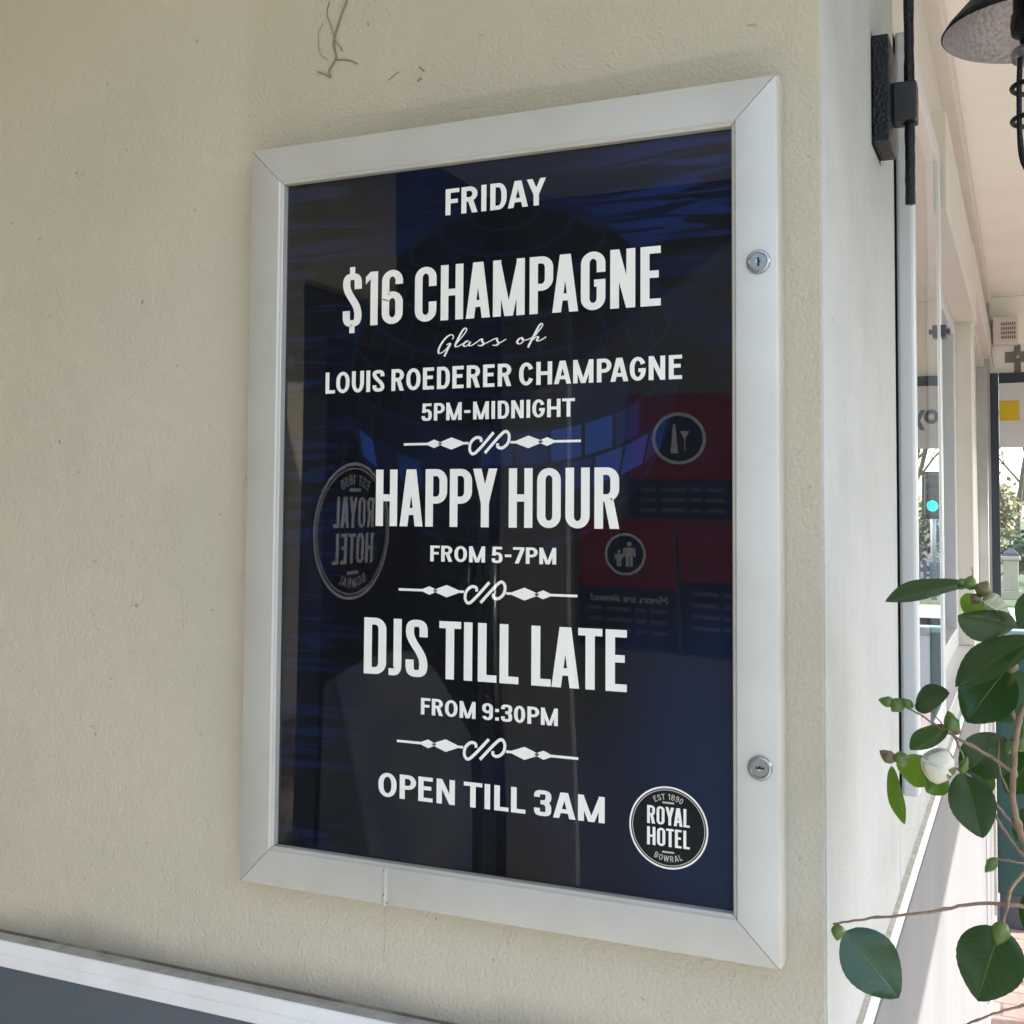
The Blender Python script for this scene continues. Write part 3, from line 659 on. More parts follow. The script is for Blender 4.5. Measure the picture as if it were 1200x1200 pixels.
# ------------------------------------------------------------------ poster
def poster_mat():
    m = bpy.data.materials.new('dark blue poster print'); m.use_nodes = True; t = m.node_tree; b = t.nodes['Principled BSDF']; b.inputs['Roughness'].default_value = .6; b.inputs['Specular IOR Level'].default_value = .08
    tc = node(t, 'ShaderNodeTexCoord')
    def noise(scale, stretch, det=4, dist=0):
        mp = node(t, 'ShaderNodeMapping'); mp.inputs['Scale'].default_value = stretch; t.links.new(tc.outputs['Object'], mp.inputs[0])
        n = node(t, 'ShaderNodeTexNoise'); n.inputs['Scale'].default_value = scale; n.inputs['Detail'].default_value = det; n.inputs['Distortion'].default_value = dist; t.links.new(mp.outputs[0], n.inputs[0]); return n.outputs[0]
    def mr(src, a, b_, lo=0, hi=1):
        r = node(t, 'ShaderNodeMapRange'); r.interpolation_type = 'SMOOTHSTEP'; r.inputs[1].default_value = a; r.inputs[2].default_value = b_; r.inputs[3].default_value = lo; r.inputs[4].default_value = hi; t.links.new(src, r.inputs[0]); return r.outputs[0]
    def mul(a, b_):
        q = node(t, 'ShaderNodeMath', operation='MULTIPLY'); t.links.new(a, q.inputs[0])
        if isinstance(b_, (int, float)): q.inputs[1].default_value = b_
        else: t.links.new(b_, q.inputs[1])
        return q.outputs[0]
    sep = node(t, 'ShaderNodeSeparateXYZ'); t.links.new(tc.outputs['Object'], sep.inputs[0])
    X, Z = sep.outputs[0], sep.outputs[2]
    cur = None
    def layer(mask, c):
        nonlocal cur
        x = node(t, 'ShaderNodeMix', data_type='RGBA'); t.links.new(mask, x.inputs[0]); x.inputs[7].default_value = (*c, 1)
        if cur is None: x.inputs[6].default_value = (.0028, .0034, .0048, 1)
        else: t.links.new(cur, x.inputs[6])
        cur = x.outputs[2]
    big = noise(4.2, (1, 1, 1), 2, .4)
    layer(mul(mr(big, .48, .66), .6), (.004, .008, .028))
    streak = noise(13, (.5, 1, 6), 6, 1.2)
    right = mul(mr(X, .30, .42), mr(Z, .30, .42))
    layer(mul(mul(mr(streak, .44, .52), mul(right, mr(big, .40, .56))), .95), (.005, .016, .075))
    left = mr(X, .16, .06)
    layer(mul(mul(mr(streak, .5, .58), left), .5), (.005, .012, .055))
    layer(mul(mul(mr(streak, .50, .56), mr(Z, .50, .62)), .25), (.006, .015, .07))
    lowr = mul(mr(X, .36, .44), mr(Z, .34, .22))
    layer(mul(mul(lowr, mr(big, .38, .60)), .75), (.0045, .014, .045))
    scr = noise(60, (1, 1, .3), 6, 0)
    layer(mul(mr(scr, .70, .76), .15), (.08, .09, .11))
    t.links.new(cur, b.inputs['Base Color'])
    return m
post = thing('poster', (.25, .0100, .0), 'dark navy bar poster with ivory lettering and a round hotel badge inside the case', 'poster')
YP = .0098
MB().box((.030, YP, .030), (FW-.030, YP+.0006, FH-.030)).build('sheet', poster_mat(), post)
# printed mirror ball: facets of several blues on the dark sheet
tones = [mat('print blue %s' % n, c, .6, spec=.08) for n, c in (('ink', (.003, .0036, .0055)), ('deep', (.0036, .005, .010)), ('dim', (.0042, .0072, .019)), ('mid', (.005, .014, .052)), ('bright', (.008, .026, .105)))]
ball = MB(); ballf = []
bc = Vector((.262, .462)); BR = .158; tilt = RAD(24)
nrow = 15
for i in range(nrow):
    la0, la1 = -math.pi/2+math.pi*i/nrow, -math.pi/2+math.pi*(i+1)/nrow
    nn = max(6, int(30*math.cos((la0+la1)/2)))
    for j in range(nn):
        lo0, lo1 = 2*math.pi*j/nn+i*.13, 2*math.pi*(j+1)/nn+i*.13; q = []; ok = True; zc = 0
        for la, lo in ((la0+.012, lo0+.012), (la0+.012, lo1-.012), (la1-.012, lo1-.012), (la1-.012, lo0+.012)):
            x, y, z = math.cos(la)*math.sin(lo), -math.cos(la)*math.cos(lo), math.sin(la)
            y, z = y*math.cos(tilt)-z*math.sin(tilt), y*math.sin(tilt)+z*math.cos(tilt)
            if y > -.12: ok = False
            q.append((bc.x+BR*x, YP-.00022, bc.y+BR*z))
        if not ok: continue
        cx_, cz_ = sum(p[0] for p in q)/4, sum(p[2] for p in q)/4
        v = math.exp(-((cz_-.395)/.030)**2)*3.1 + math.exp(-((cx_-.355)/.03)**2-((cz_-.42)/.05)**2)*2.5 + random.uniform(-.75, .85) + .35
        if cz_ > .47: v = min(v, 1.5)
        if .21 < cx_ < .25 and cz_ < .42: v -= 1.6
        ball.poly(q); ballf.append(max(0, min(4, int(v))))
bo_ = ball.build('printed_mirror_ball', tones, post, fix=False)
for p, k in zip(bo_.data.polygons, ballf): p.material_index = k
MB().poly([(bc.x+BR*.985*math.cos(2*math.pi*i/72), YP-.00011, bc.y+BR*.985*math.sin(2*math.pi*i/72)) for i in range(72)]).build('ball_ground', tones[2], post, fix=False)
YT = YP-.0004
for nm, txt, st, x0, x1, z0, z1 in (('day_line', 'FRIDAY', BOLD, .2049, .3015, .6083, .6318), ('offer_line', '$16 CHAMPAGNE', COND, .0992, .4034, .5143, .5637),
        ('wine_line', 'LOUIS ROEDERER CHAMPAGNE', BOLD, .0815, .4212, .4533, .4730), ('time_line', '5PM-MIDNIGHT', BOLD, .1830, .3288, .4254, .4409),
        ('event_line', 'HAPPY HOUR', COND, .1369, .3680, .3316, .3824), ('time_line', 'FROM 5-7PM', BOLD, .1930, .3125, .3011, .3150),
        ('event_line', 'DJS TILL LATE', COND, .1264, .3749, .1990, .2492), ('time_line', 'FROM 9:30PM', BOLD, .1852, .3147, .1668, .1812), ('closing_line', 'OPEN TILL 3AM', BOLD, .1431, .3562, .0915, .1127)):
    place_line(nm, txt, st, x0, x1, z0, z1, YT, MT['ink'], post)
def ribbon(mb, pts, wd, y):
    pts = [Vector((p[0], p[1])) for p in pts]; wl = wd if hasattr(wd, '__len__') else [wd]*len(pts); L = []
    for i, p in enumerate(pts):
        d = pts[min(i+1, len(pts)-1)]-pts[max(i-1, 0)]; d = d.normalized() if d.length > 0 else Vector((1, 0)); n = Vector((-d.y, d.x))*wl[i]*.5; L.append((p+n, p-n))
    for i, ((a, b), (c, d)) in enumerate(zip(L, L[1:])):
        mb.poly([(q.x, y-1.5e-5*(i % 7), q.y) for q in (a, c, d, b)])
def cat2(pts, n=8): return [(p.x, p.y) for p in catmull([(q[0], q[1], 0) for q in pts], n)]
# flourishes
for xc, zc, wd in ((.2497, .4048, .1691), (.2466, .2754, .1702), (.2472, .1417, .1715)):
    mb = MB(); s = wd/1087
    def T(u, v): return (xc+(u-598.5)*s, zc-(v-92)*s*1.05)
    def half(f):
        for u0, u1, hh in ((55, 240, 6.5), (270, 320, 6.5), (400, 470, 6.5)): mb.poly([(p[0], YT, p[1]) for p in (f(u0, 92-hh), f(u1, 92-hh), f(u1, 92+hh), f(u0, 92+hh))])
        for c, hw, hh in ((252, 52, 19), (362, 88, 29)):
            pl = []
            for i in range(33):
                a = -1+2*i/32; e = hh*max(.0, (1-abs(a))**1.15*.92+.08*(1-a*a)) + 4.0*(1-abs(a)**8); pl.append((c+a*hw, e))
            mb.poly([(p[0], YT-4e-5, p[1]) for p in [f(u, 92-e) for u, e in pl]+[f(u, 92+e) for u, e in reversed(pl)]])
        ribbon(mb, [f(*p) for p in cat2([(548, 88), (545, 68), (516, 64), (484, 90), (478, 130), (500, 150), (540, 122), (625, 38)], 8)], 17*s, YT-2e-5)
    half(lambda u, v: T(u, v)); half(lambda u, v: T(1197-u, 184-v))
    mb.build('flourish', MT['ink'], post, fix=False)
# handwritten line
sm = MB()
def pen(u, v):
    P = at(500+u/8, 375+v/8, YT); return (P.x, P.z)
strokes = [[(240,182),(252,155),(228,138),(180,168),(135,228),(112,280),(116,312),(150,302),(190,265),(218,222)], [(186,232),(222,220),(200,270),(165,342)],
 [(262,246),(300,195),(350,135),(376,92),(362,76),(335,102),(300,165),(272,225),(272,250),(300,245),(340,222),(392,196),(365,204),(345,235),(362,248),(388,232),(408,206),(396,236),(418,240),(455,218),(515,178),(520,200),(534,224),(510,242),(480,236)],
 [(505,238),(560,215),(650,172),(660,192),(674,218),(650,238),(618,234)], [(645,236),(690,212),(745,180)],
 [(892,166),(866,178),(848,208),(868,224),(900,206),(906,176),(890,164),(905,188),(950,182),(1010,150),(1060,90),(1088,48),(1076,33),(1052,58),(1008,140),(975,205),(950,258)],
 [(978,200),(1028,158),(1046,164),(1034,190),(1060,193),(1120,158)]]
for st in strokes:
    P = cat2([pen(*p) for p in st], 7); n = len(P); wl = []
    for i in range(n):
        d = (P[min(i+1, n-1)][0]-P[max(i-1, 0)][0], P[min(i+1, n-1)][1]-P[max(i-1, 0)][1]); l = math.hypot(*d) or 1
        wl.append(.00085+.0011*max(0, -d[1]/l*.8) + .0003*abs(d[1]/l))
    ribbon(sm, P, wl, YT)
sm.build('script_line', MT['ink'], post, fix=False)
logo = bpy.data.objects.new('badge', None); COL.objects.link(logo); logo.parent = post; logo.location = (.4098-.25, YT-.0100, .0945)
bpy.context.view_layer.update()
class _P: pass
def roundel_poster():
    before = set(COL.objects)
    roundel(post, (.4098, YT, .0943), .0325, (1, 0, 0), (0, 0, 1), (0, -1, 0), MT['ink'], mat('muted ivory print', (.50, .48, .41), .6), tones[0])
    for o in set(COL.objects)-before:
        o.parent = logo; o.matrix_parent_inverse = Matrix.Translation(-Vector((.4098, YT, .0945)))
roundel_poster()

# ------------------------------------------------------------------ cobweb on the wall
cw = MB()
def web(pts, wd): cw.tube([Vector((p.x, .0270, p.z)) for p in catmull([at(x, y, .027) for x, y in pts], 6)], wd, 5)
web([(408, -4), (400, 18), (393, 40), (391, 52), (394, 66)], .0011); web([(394, 66), (391, 74), (386, 82), (387, 91)], .0009); web([(387, 91), (381, 87), (372, 84)], .0006)
web([(391, 46), (398, 54), (401, 60)], .0006); web([(394, 70), (406, 70), (414, 72), (419, 75)], .0006); web([(386, 2), (383, 16), (388, 30), (391, 42)], .0005); web([(378, 28), (373, 40), (375, 62), (384, 70)], .0003)
tag(cw.build('cobweb', MT['web'], None, True), 'dusty brown cobweb strand hanging down the stucco above the poster case', 'cobweb')
cw = MB(); web([(455, 94), (462, 88), (468, 84)], .0004); web([(491, 78), (497, 83)], .0007); web([(489, 95), (494, 91)], .0007)
tag(cw.build('dirt_fleck', MT['web'], None, True), 'short brown dirt flecks on the stucco right of the cobweb strand', 'dirt')

# ------------------------------------------------------------------ wall lantern
ln = thing('wall_lantern', (.5302, .42, .80), 'black hammered iron lantern with round shade and caged tube, bracketed to the pier', 'lantern')
bx('wall_block', (.5304, .36, .7395), (.5475, .437, .8535), MT['iron'], ln, .0012)
bx('back_plate', (.5298, .355, .735), (.5303, .4425, .858), MT['iron'], ln, 0)
cl = MB().box((.5476, .396, .7700), (.5722, .424, .8130)); cl.build('arm', MT['black'], ln, bevel=.002)
MB().lathe([(.0058, -.0215), (.0078, -.0215), (.0082, -.02), (.0082, .02), (.0078, .0215), (.0058, .0215)], (.5643, .41, .7915), 20).build('clamp', MT['black'], ln, True).data.set_sharp_from_angle(angle=RAD(40))
rp = MB(); rr = random.Random(3); pts = []; rad = []
for i in range(60):
    z = .681+i*.009; pts.append((.5640+rr.uniform(-.0002, .0002), .41, z)); rad.append(.0054+rr.uniform(-.0004, .0003))
pts += catmull([(.564, .41, 1.215), (.575, .415, 1.235), (.62, .43, 1.245), (.675, .448, 1.235), (.689, .45, 1.20)], 6); rad += [.0054]*(len(pts)-60)
rp.tube(pts, rad, 10).build('rod', MT['iron'], ln, True)
LX, LY, LZ = .6905, .45, .868
MB().tube([(LX, LY, 1.205), (LX, LY, .955)], .006, 10).build('drop_rod', MT['iron'], ln, True)
prof = [(.020, .078), (.024, .070), (.045, .052), (.070, .030), (.088, .010), (.0945, 0)]
sh = MB().lathe(prof, (LX, LY, LZ), 64); sh.build('lamp_shade', MT['shadein'], ln, True)
so_ = sh; 
sh2 = MB().lathe([(r+.0016, h_+.0012) for r, h_ in prof] + [(.0945, 0)], (LX, LY, LZ), 64); sh2.build('shade_shell', MT['iron'], ln, True)
MB().lathe([(.004, .10), (.018, .098), (.022, .088), (.0225, .02), (.0245, .018), (.0255, .006), (.0245, -.002), (.018, -.004), (.014, -.018), (.001, -.018)], (LX, LY, LZ), 32).build('lamp_holder', MT['iron'], ln, True)
MB().lathe([(.014, -.0182), (.024, -.021), (.0255, -.026), (.024, -.032), (.017, -.034), (.001, -.034)], (LX, LY, LZ), 32).build('collar', MT['lockmetal'], ln, True)
MB().lathe([(.0150, -.035), (.0150, -.115), (.012, -.128), (.004, -.134), (.0005, -.135)], (LX, LY, LZ), 28).build('glass_tube', MT['glassbulb'], ln, True)
MB().lathe([(.004, -.036), (.0045, -.10), (.0005, -.104)], (LX, LY, LZ), 14).build('lamp_filament_stem', MT['lockmetal'], ln, True)
cg = MB()
for zz in (-.062, -.098): cg.tube([(LX+.0245*math.cos(a), LY+.0245*math.sin(a), LZ+zz) for a in [2*math.pi*i/32 for i in range(33)]], .0028, 7, False)
for i in range(4):
    a = RAD(45)+math.pi/2*i
    cg.tube(catmull([(LX+.0225*math.cos(a), LY+.0225*math.sin(a), LZ-.034), (LX+.0245*math.cos(a), LY+.0245*math.sin(a), LZ-.07), (LX+.0235*math.cos(a), LY+.0235*math.sin(a), LZ-.125), (LX+.014*math.cos(a), LY+.014*math.sin(a), LZ-.150), (LX, LY, LZ-.158)], 6), .0028, 7)
cg.build('cage', MT['iron'], ln, True)
MB().lathe([(.0005, -.152), (.007, -.155), (.008, -.162), (.004, -.170), (.0005, -.172)], (LX, LY, LZ), 14).build('finial', MT['iron'], ln, True)

# ------------------------------------------------------------------ camellia
def leaf_mat(name, top, under, trans):
    m = bpy.data.materials.new(name); m.use_nodes = True; t = m.node_tree; b = t.nodes['Principled BSDF']
    uv = node(t, 'ShaderNodeUVMap'); sp = node(t, 'ShaderNodeSeparateXYZ'); t.links.new(uv.outputs[0], sp.inputs[0])
    geo = node(t, 'ShaderNodeNewGeometry'); mx = node(t, 'ShaderNodeMix', data_type='RGBA'); mx.inputs[6].default_value = (*top, 1); mx.inputs[7].default_value = (*under, 1)
    t.links.new(geo.outputs['Backfacing'], mx.inputs[0])
    # side veins + midrib from the leaf's own coordinates
    def M_(op, a, b_=None):
        q = node(t, 'ShaderNodeMath', operation=op)
        for i, v in enumerate((a, b_)):
            if v is None: continue
            if isinstance(v, (int, float)): q.inputs[i].default_value = v
            else: t.links.new(v, q.inputs[i])
        return q.outputs[0]
    ac = M_('ABSOLUTE', sp.outputs[0]); 
    rib = node(t, 'ShaderNodeMapRange'); rib.inputs[1].default_value = .035; rib.inputs[2].default_value = .006; t.links.new(ac, rib.inputs[0])
    vv = M_('FRACT', M_('MULTIPLY', M_('SUBTRACT', sp.outputs[1], M_('MULTIPLY', ac, .32)), 7.0)); vd = M_('ABSOLUTE', M_('SUBTRACT', vv, .5))
    vn = node(t, 'ShaderNodeMapRange'); vn.inputs[1].default_value = .05; vn.inputs[2].default_value = .0; vn.inputs[4].default_value = .16; t.links.new(vd, vn.inputs[0])
    vein = M_('MAXIMUM', rib.outputs[0], vn.outputs[0])
    m2 = node(t, 'ShaderNodeMix', data_type='RGBA'); t.links.new(M_('MULTIPLY', vein, .38), m2.inputs[0]); t.links.new(mx.outputs[2], m2.inputs[6]); m2.inputs[7].default_value = (.08, .14, .04, 1)
    nz = node(t, 'ShaderNodeTexNoise'); nz.inputs['Scale'].default_value = 70; nz.inputs['Detail'].default_value = 4; tc = node(t, 'ShaderNodeTexCoord'); t.links.new(tc.outputs['Object'], nz.inputs[0])
    br = node(t, 'ShaderNodeMapRange'); br.inputs[1].default_value = .66; br.inputs[2].default_value = .74; br.inputs[4].default_value = .7; t.links.new(nz.outputs[0], br.inputs[0])
    m3 = node(t, 'ShaderNodeMix', data_type='RGBA'); t.links.new(br.outputs[0], m3.inputs[0]); t.links.new(m2.outputs[2], m3.inputs[6]); m3.inputs[7].default_value = (.09, .075, .02, 1)
    t.links.new(m3.outputs[2], b.inputs['Base Color']); b.inputs['Roughness'].default_value = .27; b.inputs['Specular IOR Level'].default_value = .42
    bp = node(t, 'ShaderNodeBump'); bp.inputs['Strength'].default_value = .5; bp.inputs['Distance'].default_value = .0006; bp.invert = True; t.links.new(vein, bp.inputs['Height']); t.links.new(bp.outputs[0], b.inputs['Normal'])
    tr = node(t, 'ShaderNodeBsdfTranslucent'); tr.inputs[0].default_value = (under[0]*2.2, under[1]*2.4, under[2]*.8, 1)
    ms = node(t, 'ShaderNodeMixShader'); ms.inputs[0].default_value = trans
    t.links.new(b.outputs[0], ms.inputs[1]); t.links.new(tr.outputs[0], ms.inputs[2]); t.links.new(ms.outputs[0], t.nodes['Material Output'].inputs[0])
    return m
LM = {'dark': leaf_mat('camellia leaf dark', (.009, .035, .008), (.035, .08, .018), .10), 'mid': leaf_mat('camellia leaf mid', (.016, .05, .012), (.05, .11, .015), .22), 'light': leaf_mat('camellia leaf light', (.05, .105, .012), (.08, .15, .022), .30)}
cam_plant = thing('camellia', (.80, .05, GZ+.36), 'young camellia with glossy dark leaves, green buds and one white flower bud', 'shrub')
def leaf(B, T, wd, roll=0., fold=.25, droop=.1, kind='dark', wide=.45, tipsharp=1.0):
    "B base, T tip, points; wd full width (m); roll turns the blade about its midrib (0 = facing the camera)"
    B, T = Vector(B), Vector(T); ax = (T-B); L = ax.length; ax.normalize()
    view = (CAM-(B+T)/2).normalized(); nrm = (view - ax*view.dot(ax)).normalized(); nrm.rotate(Matrix.Rotation(roll, 3, ax)); sd_ = ax.cross(nrm)
    NL, NW = 22, 10; mb = MB(); rows = []; uvs = []
    for i in range(NL+1):
        s = i/NL
        wf = (math.sin(math.pi*min(1, s)**(.5/wide*.9))**.62 if 0 < s < 1 else 0) * (1-.22*s**4*tipsharp)
        hw = wd/2*max(wf, .012)
        row = []
        for j in range(NW+1):
            c = -1+2*j/NW; edge = 1+(.018*math.sin(i*3.1) if abs(c) > .99 else 0)
            p = B + ax*(s*L) + sd_*(c*hw*edge) + nrm*(abs(c)*hw*fold*1.0 - c*c*hw*fold*.35) - nrm*(droop*L*(s*s-s*.35)) + nrm*(.012*L*math.sin(s*9+c*2)*abs(c))
            row.append(p); uvs.append((c, s))
        rows.append(row)
    mb.quadmesh(rows); o = mb.build('leaf', LM[kind], cam_plant, True, fix=False)
    ul = o.data.uv_layers.new(name='UVMap')
    for lp in o.data.loops: ul.data[lp.index].uv = uvs[lp.vertex_index]
    return o
def pl(x, y, Y): return at(x, y, Y)
U = .91/1450   # metres per photo pixel at the plant's distance
LEAVES = [ # base px, tip px, depth base, depth tip, width px, roll, fold, droop, kind, wide
 ((1130,683),(1037,700),.0,-.03, 46, 1.05,.20,.10,'dark',.45), ((1126,700),(1158,722),.03,.02, 30,.5,.2,.1,'light',.5), ((1150,706),(1188,728),.03,.05, 44,-.75,.2,.05,'mid',.5),
 ((1189,736),(1122,720),.0,-.02, 54,-.75,.35,-.05,'dark',.45), ((1212,748),(1117,799),-.03,-.05, 60,.85,.25,.12,'dark',.45), ((1181,783),(1132,846),.0,-.01, 66,.25,.12,.05,'dark',.48),
 ((1215,795),(1156,842),.06,.05, 60,-.3,.2,.05,'dark',.5), ((1072,826),(1111,811),-.01,-.03, 34,-.55,.2,.05,'dark',.5), ((1109,850),(1068,882),.0,-.02, 36,.75,.25,-.1,'mid',.45),
 ((1081,885),(1070,922),.02,.02, 52,.3,.15,.1,'light',.45), ((1108,904),(1087,929),.02,.01, 34,-.4,.2,.1,'light',.4), ((1177,863),(1128,912),.03,.03, 60,-.35,.2,.05,'dark',.5),
 ((1130,903),(1151,983),.0,.0, 52,.2,.12,.05,'dark',.5), ((991,1091),(1054,1170),-.03,-.03, 66,-.15,.14,.06,'dark',.5), ((1173,1087),(1145,1174),-.03,-.03, 72,.1,.10,.05,'dark',.55),
 ((1045,898),(1059,967),-.01,-.02, 24,.75,.5,.05,'light',.45), ((1215,880),(1178,930),.08,.08, 50,.3,.2,.05,'dark',.5), ((1225,690),(1195,735),.08,.06,40,.4,.2,.05,'dark',.5), ((1240,1040),(1212,1110),.02,.02,60,.2,.2,.05,'dark',.5),
 ((1160,905),(1148,930),.05,.05,30,.5,.2,.05,'mid',.5), ((1215,950),(1190,985),.1,.1,36,.3,.2,.05,'dark',.5)]
for b, t_, yb, yt, wpx, ro, fo, dp, kd, wi in LEAVES:
    leaf(pl(*b, yb), pl(*t_, yt), wpx*U, ro, fo, dp, kd, wi)
# stems
STEMS = [([(1262,1260,.05),(1225,1090,.03),(1203,1000,.02),(1188,945,.01),(1188,900,.0),(1193,850,.0),(1208,810,.0),(1240,740,.0)], 6.5, 4.0),
 ([(1193,848,.0),(1181,820,.0),(1184,790,.0),(1196,762,-.01)], 3.6, 2.0), ([(1196,762,-.01),(1170,745,.0),(1155,712,.01),(1142,688,.0),(1139,664,.0)], 2.4, .8),
 ([(1188,905,.0),(1150,880,.0),(1110,858,-.005),(1085,842,-.01),(1058,826,-.01)], 3.4, 1.2), ([(1110,858,-.005),(1096,838,-.01),(1080,822,-.01)], 1.4, .8),
 ([(1118,862,.0),(1128,885,.0),(1132,905,.0)], 2, 1.2), ([(1202,985,.02),(1170,945,.01),(1140,912,.0),(1120,900,.0)], 2.8, 1.6), ([(1100,893,.0),(1070,889,.0),(1050,888,-.01)], 1.6, .9),
 ([(1225,1030,.03),(1205,1010,.02),(1175,970,.01),(1152,925,.01)], 3.4, 2.0), ([(1222,1018,.02),(1190,1010,.01),(1165,1006,.01)], 2.4, 1.6),
 ([(1225,985,.02),(1206,1015,.0),(1186,1040,-.02),(1180,1062,-.03),(1174,1088,-.03)], 3.6, 2.6), ([(1240,1075,.0),(1195,1062,-.02),(1140,1060,-.02),(1080,1070,-.03),(1020,1076,-.03),(976,1083,-.03)], 3.6, 1.8),
 ([(1250,1165,.0),(1210,1176,-.02),(1170,1186,-.03),(1125,1203,-.03)], 2.8, 1.8), ([(1188,940,.01),(1172,905,.02),(1170,865,.03)], 2, 1.2), ([(1214,800,.03),(1200,830,.03),(1186,880,.0)], 2, 1.5)]
st = MB()
for P, r0, r1 in STEMS:
    q = catmull([pl(x, y, Y) for x, y, Y in P], 7); n = len(q); rs = random.Random(int(P[0][0]))
    st.tube([p+Vector((rs.uniform(-1, 1), rs.uniform(-1, 1), rs.uniform(-1, 1)))*.0004 for p in q], [(r0+(r1-r0)*i/(n-1))*U*.5*(1.35 if i % 9 == 0 else 1) *1.3 for i in range(n)], 8)
p_ = pl(1262, 1260, .05)
st.tube(catmull([(.80, .06, GZ+.33), (.795, .06, GZ+.6), (.775, .055, -.5), (p_.x+.01, .05, p_.z-.12), p_], 6), [.009]*12+[.007]*7+[.0045]*6, 9)
st.build('stem', MT['twig'], cam_plant, True)
# buds made of overlapping scales
BM = {'g': mat('green bud scale', (.07, .125, .018), .42, vary=(160, .7, (.115, .15, .03))), 'b': mat('brown bud scale', (.13, .12, .04), .5, vary=(220, .9, (.085, .05, .025)))}
def bud(c, tip, r, ln_, m, name='bud', scales=True):
    c = Vector(c); ax = (Vector(tip)-c).normalized(); q = Vector((0, 0, 1)).rotation_difference(ax); mb = MB(); rows = []
    for i in range(13):
        s = i/12; rr_ = r*(math.sin(math.pi*s**.8)**.8 if 0 < s < 1 else .0)+1e-5
        rows.append([c + q @ Vector((rr_*math.cos(a)*(1+(.10 if scales else .03)*math.cos(3*a+s*5)), rr_*math.sin(a)*(1+(.10 if scales else .03)*math.cos(3*a+s*5)), (s-.5)*ln_)) for a in [2*math.pi*k/20 for k in range(20)]])
    mb.quadmesh(rows, True)
    if scales:
        for k in range(5):
            a0 = k*2.4; rows = []
            for i in range(8):
                s = i/7; zs = -.5+(.42+.13*k/5)*1.5*s*.9; ss = zs+.5; rr_ = r*1.06*(math.sin(math.pi*min(.999, max(.001, ss))**.8)**.8); hw = .95*(1-s**2.2)
                rows.append([c+q @ Vector((rr_*math.cos(a0+hw*t_), rr_*math.sin(a0+hw*t_), zs*ln_)) for t_ in (-1, -.5, 0, .5, 1)])
            mb.quadmesh(rows)
    return mb.build(name, BM[m] if isinstance(m, str) else m, cam_plant, True, fix=False)
BUDS = [((1126,685),(1118,690),.0,6,17,'g'), ((1137,683),(1139,672),.0,8,17,'g'), ((1153,690),(1158,680),.0,9,20,'b'), ((1143,703),(1138,712),.0,7,15,'b'), ((1039,822),(1030,820),-.01,6,19,'g'), ((1051,827),(1045,834),-.01,8,19,'g'), ((1063,824),(1055,818),-.01,5,17,'g'),
 ((1040,886),(1030,879),-.01,7,21,'b'), ((1056,890),(1058,900),-.01,8,19,'g'), ((1115,846),(1110,830),-.01,8,26,'g'), ((1183,779),(1183,768),.0,9,19,'b'), ((1130,897),(1134,886),.0,5,22,'g'), ((982,1093),(981,1102),-.03,7.5,19,'g'), ((1172,1094),(1168,1108),-.03,9.5,29,'g'),
 ((1161,1014),(1154,1023),.01,6,22,'g'), ((1197,866),(1200,850),.02,11,30,'g'), ((1183,876),(1180,888),.01,6,16,'g'), ((1121,855),(1124,845),-.01,5,13,'b')]
for c, t_, Y, r, l, m in BUDS: bud(pl(*c, Y), pl(*t_, Y), r*U, l*U, m)
petal = mat('white petal', (.62, .585, .475), .5, vary=(90, .7, (.54, .52, .39)), spec=.25)
fb = bud(pl(1098, 896, -.01), pl(1080, 889, -.015), 19*U, 40*U, petal, 'flower_bud', True)
se = MB(); fc = pl(1098, 896, -.01); fx = (pl(1080, 889, -.015)-fc).normalized(); q = Vector((0, 0, 1)).rotation_difference(fx)
for k in range(5):
    a0 = k*1.257; rows = []
    for i in range(8):
        s = i/7; zs = -.52+.46*s; rr_ = 19.6*U*math.sin(math.pi*max(.02, zs+.5)**.8)**.8+.0004; hw = .62*(1-s**2)
        rows.append([fc+q @ Vector((rr_*math.cos(a0+hw*t_), rr_*math.sin(a0+hw*t_), zs*40*U)) for t_ in (-1, -.5, 0, .5, 1)])
    se.quadmesh(rows)
for k in range(5):
    pm = MB(); a0 = k*1.257+.5; rows = []
    for i in range(10):
        s = i/9; zs = -.40+.84*s; rr_ = (19.3+1.3*s)*U*math.sin(math.pi*min(.985, max(.03, zs+.5))**.8)**.8+.0003; hw = .80*math.sin(math.pi*(.18+.74*s))**.7
        rows.append([fc+q @ Vector((rr_*(1+.045*(t_ > .9))*math.cos(a0+hw*t_+.25*s), rr_*(1+.045*(t_ > .9))*math.sin(a0+hw*t_+.25*s), zs*40*U)) for t_ in (-1, -.6, -.2, .2, .6, 1)])
    pm.quadmesh(rows); pe = pm.build('petal', petal, fb, True, fix=False); pe.parent = fb; so2 = pe.modifiers.new('thick', 'SOLIDIFY'); so2.thickness = .0004
sep_ = se.build('sepal', BM['b'], fb, True, fix=False); sep_.parent = fb
# pot on the footpath
pot = thing('plant_pot', (.80, .06, GZ), 'round charcoal pot holding the camellia on the brick footpath', 'pot')
MB().lathe([(.001, .0), (.13, .0), (.135, .01), (.175, .34), (.185, .345), (.187, .385), (.172, .385), (.165, .33)], (.80, .06, GZ), 40).build('pot_body', MT['pot'], pot, True).data.set_sharp_from_angle(angle=RAD(40))
MB().lathe([(.0005, .335), (.10, .338), (.1655, .333)], (.80, .06, GZ), 32).build('soil', MT['soil'], pot, True)

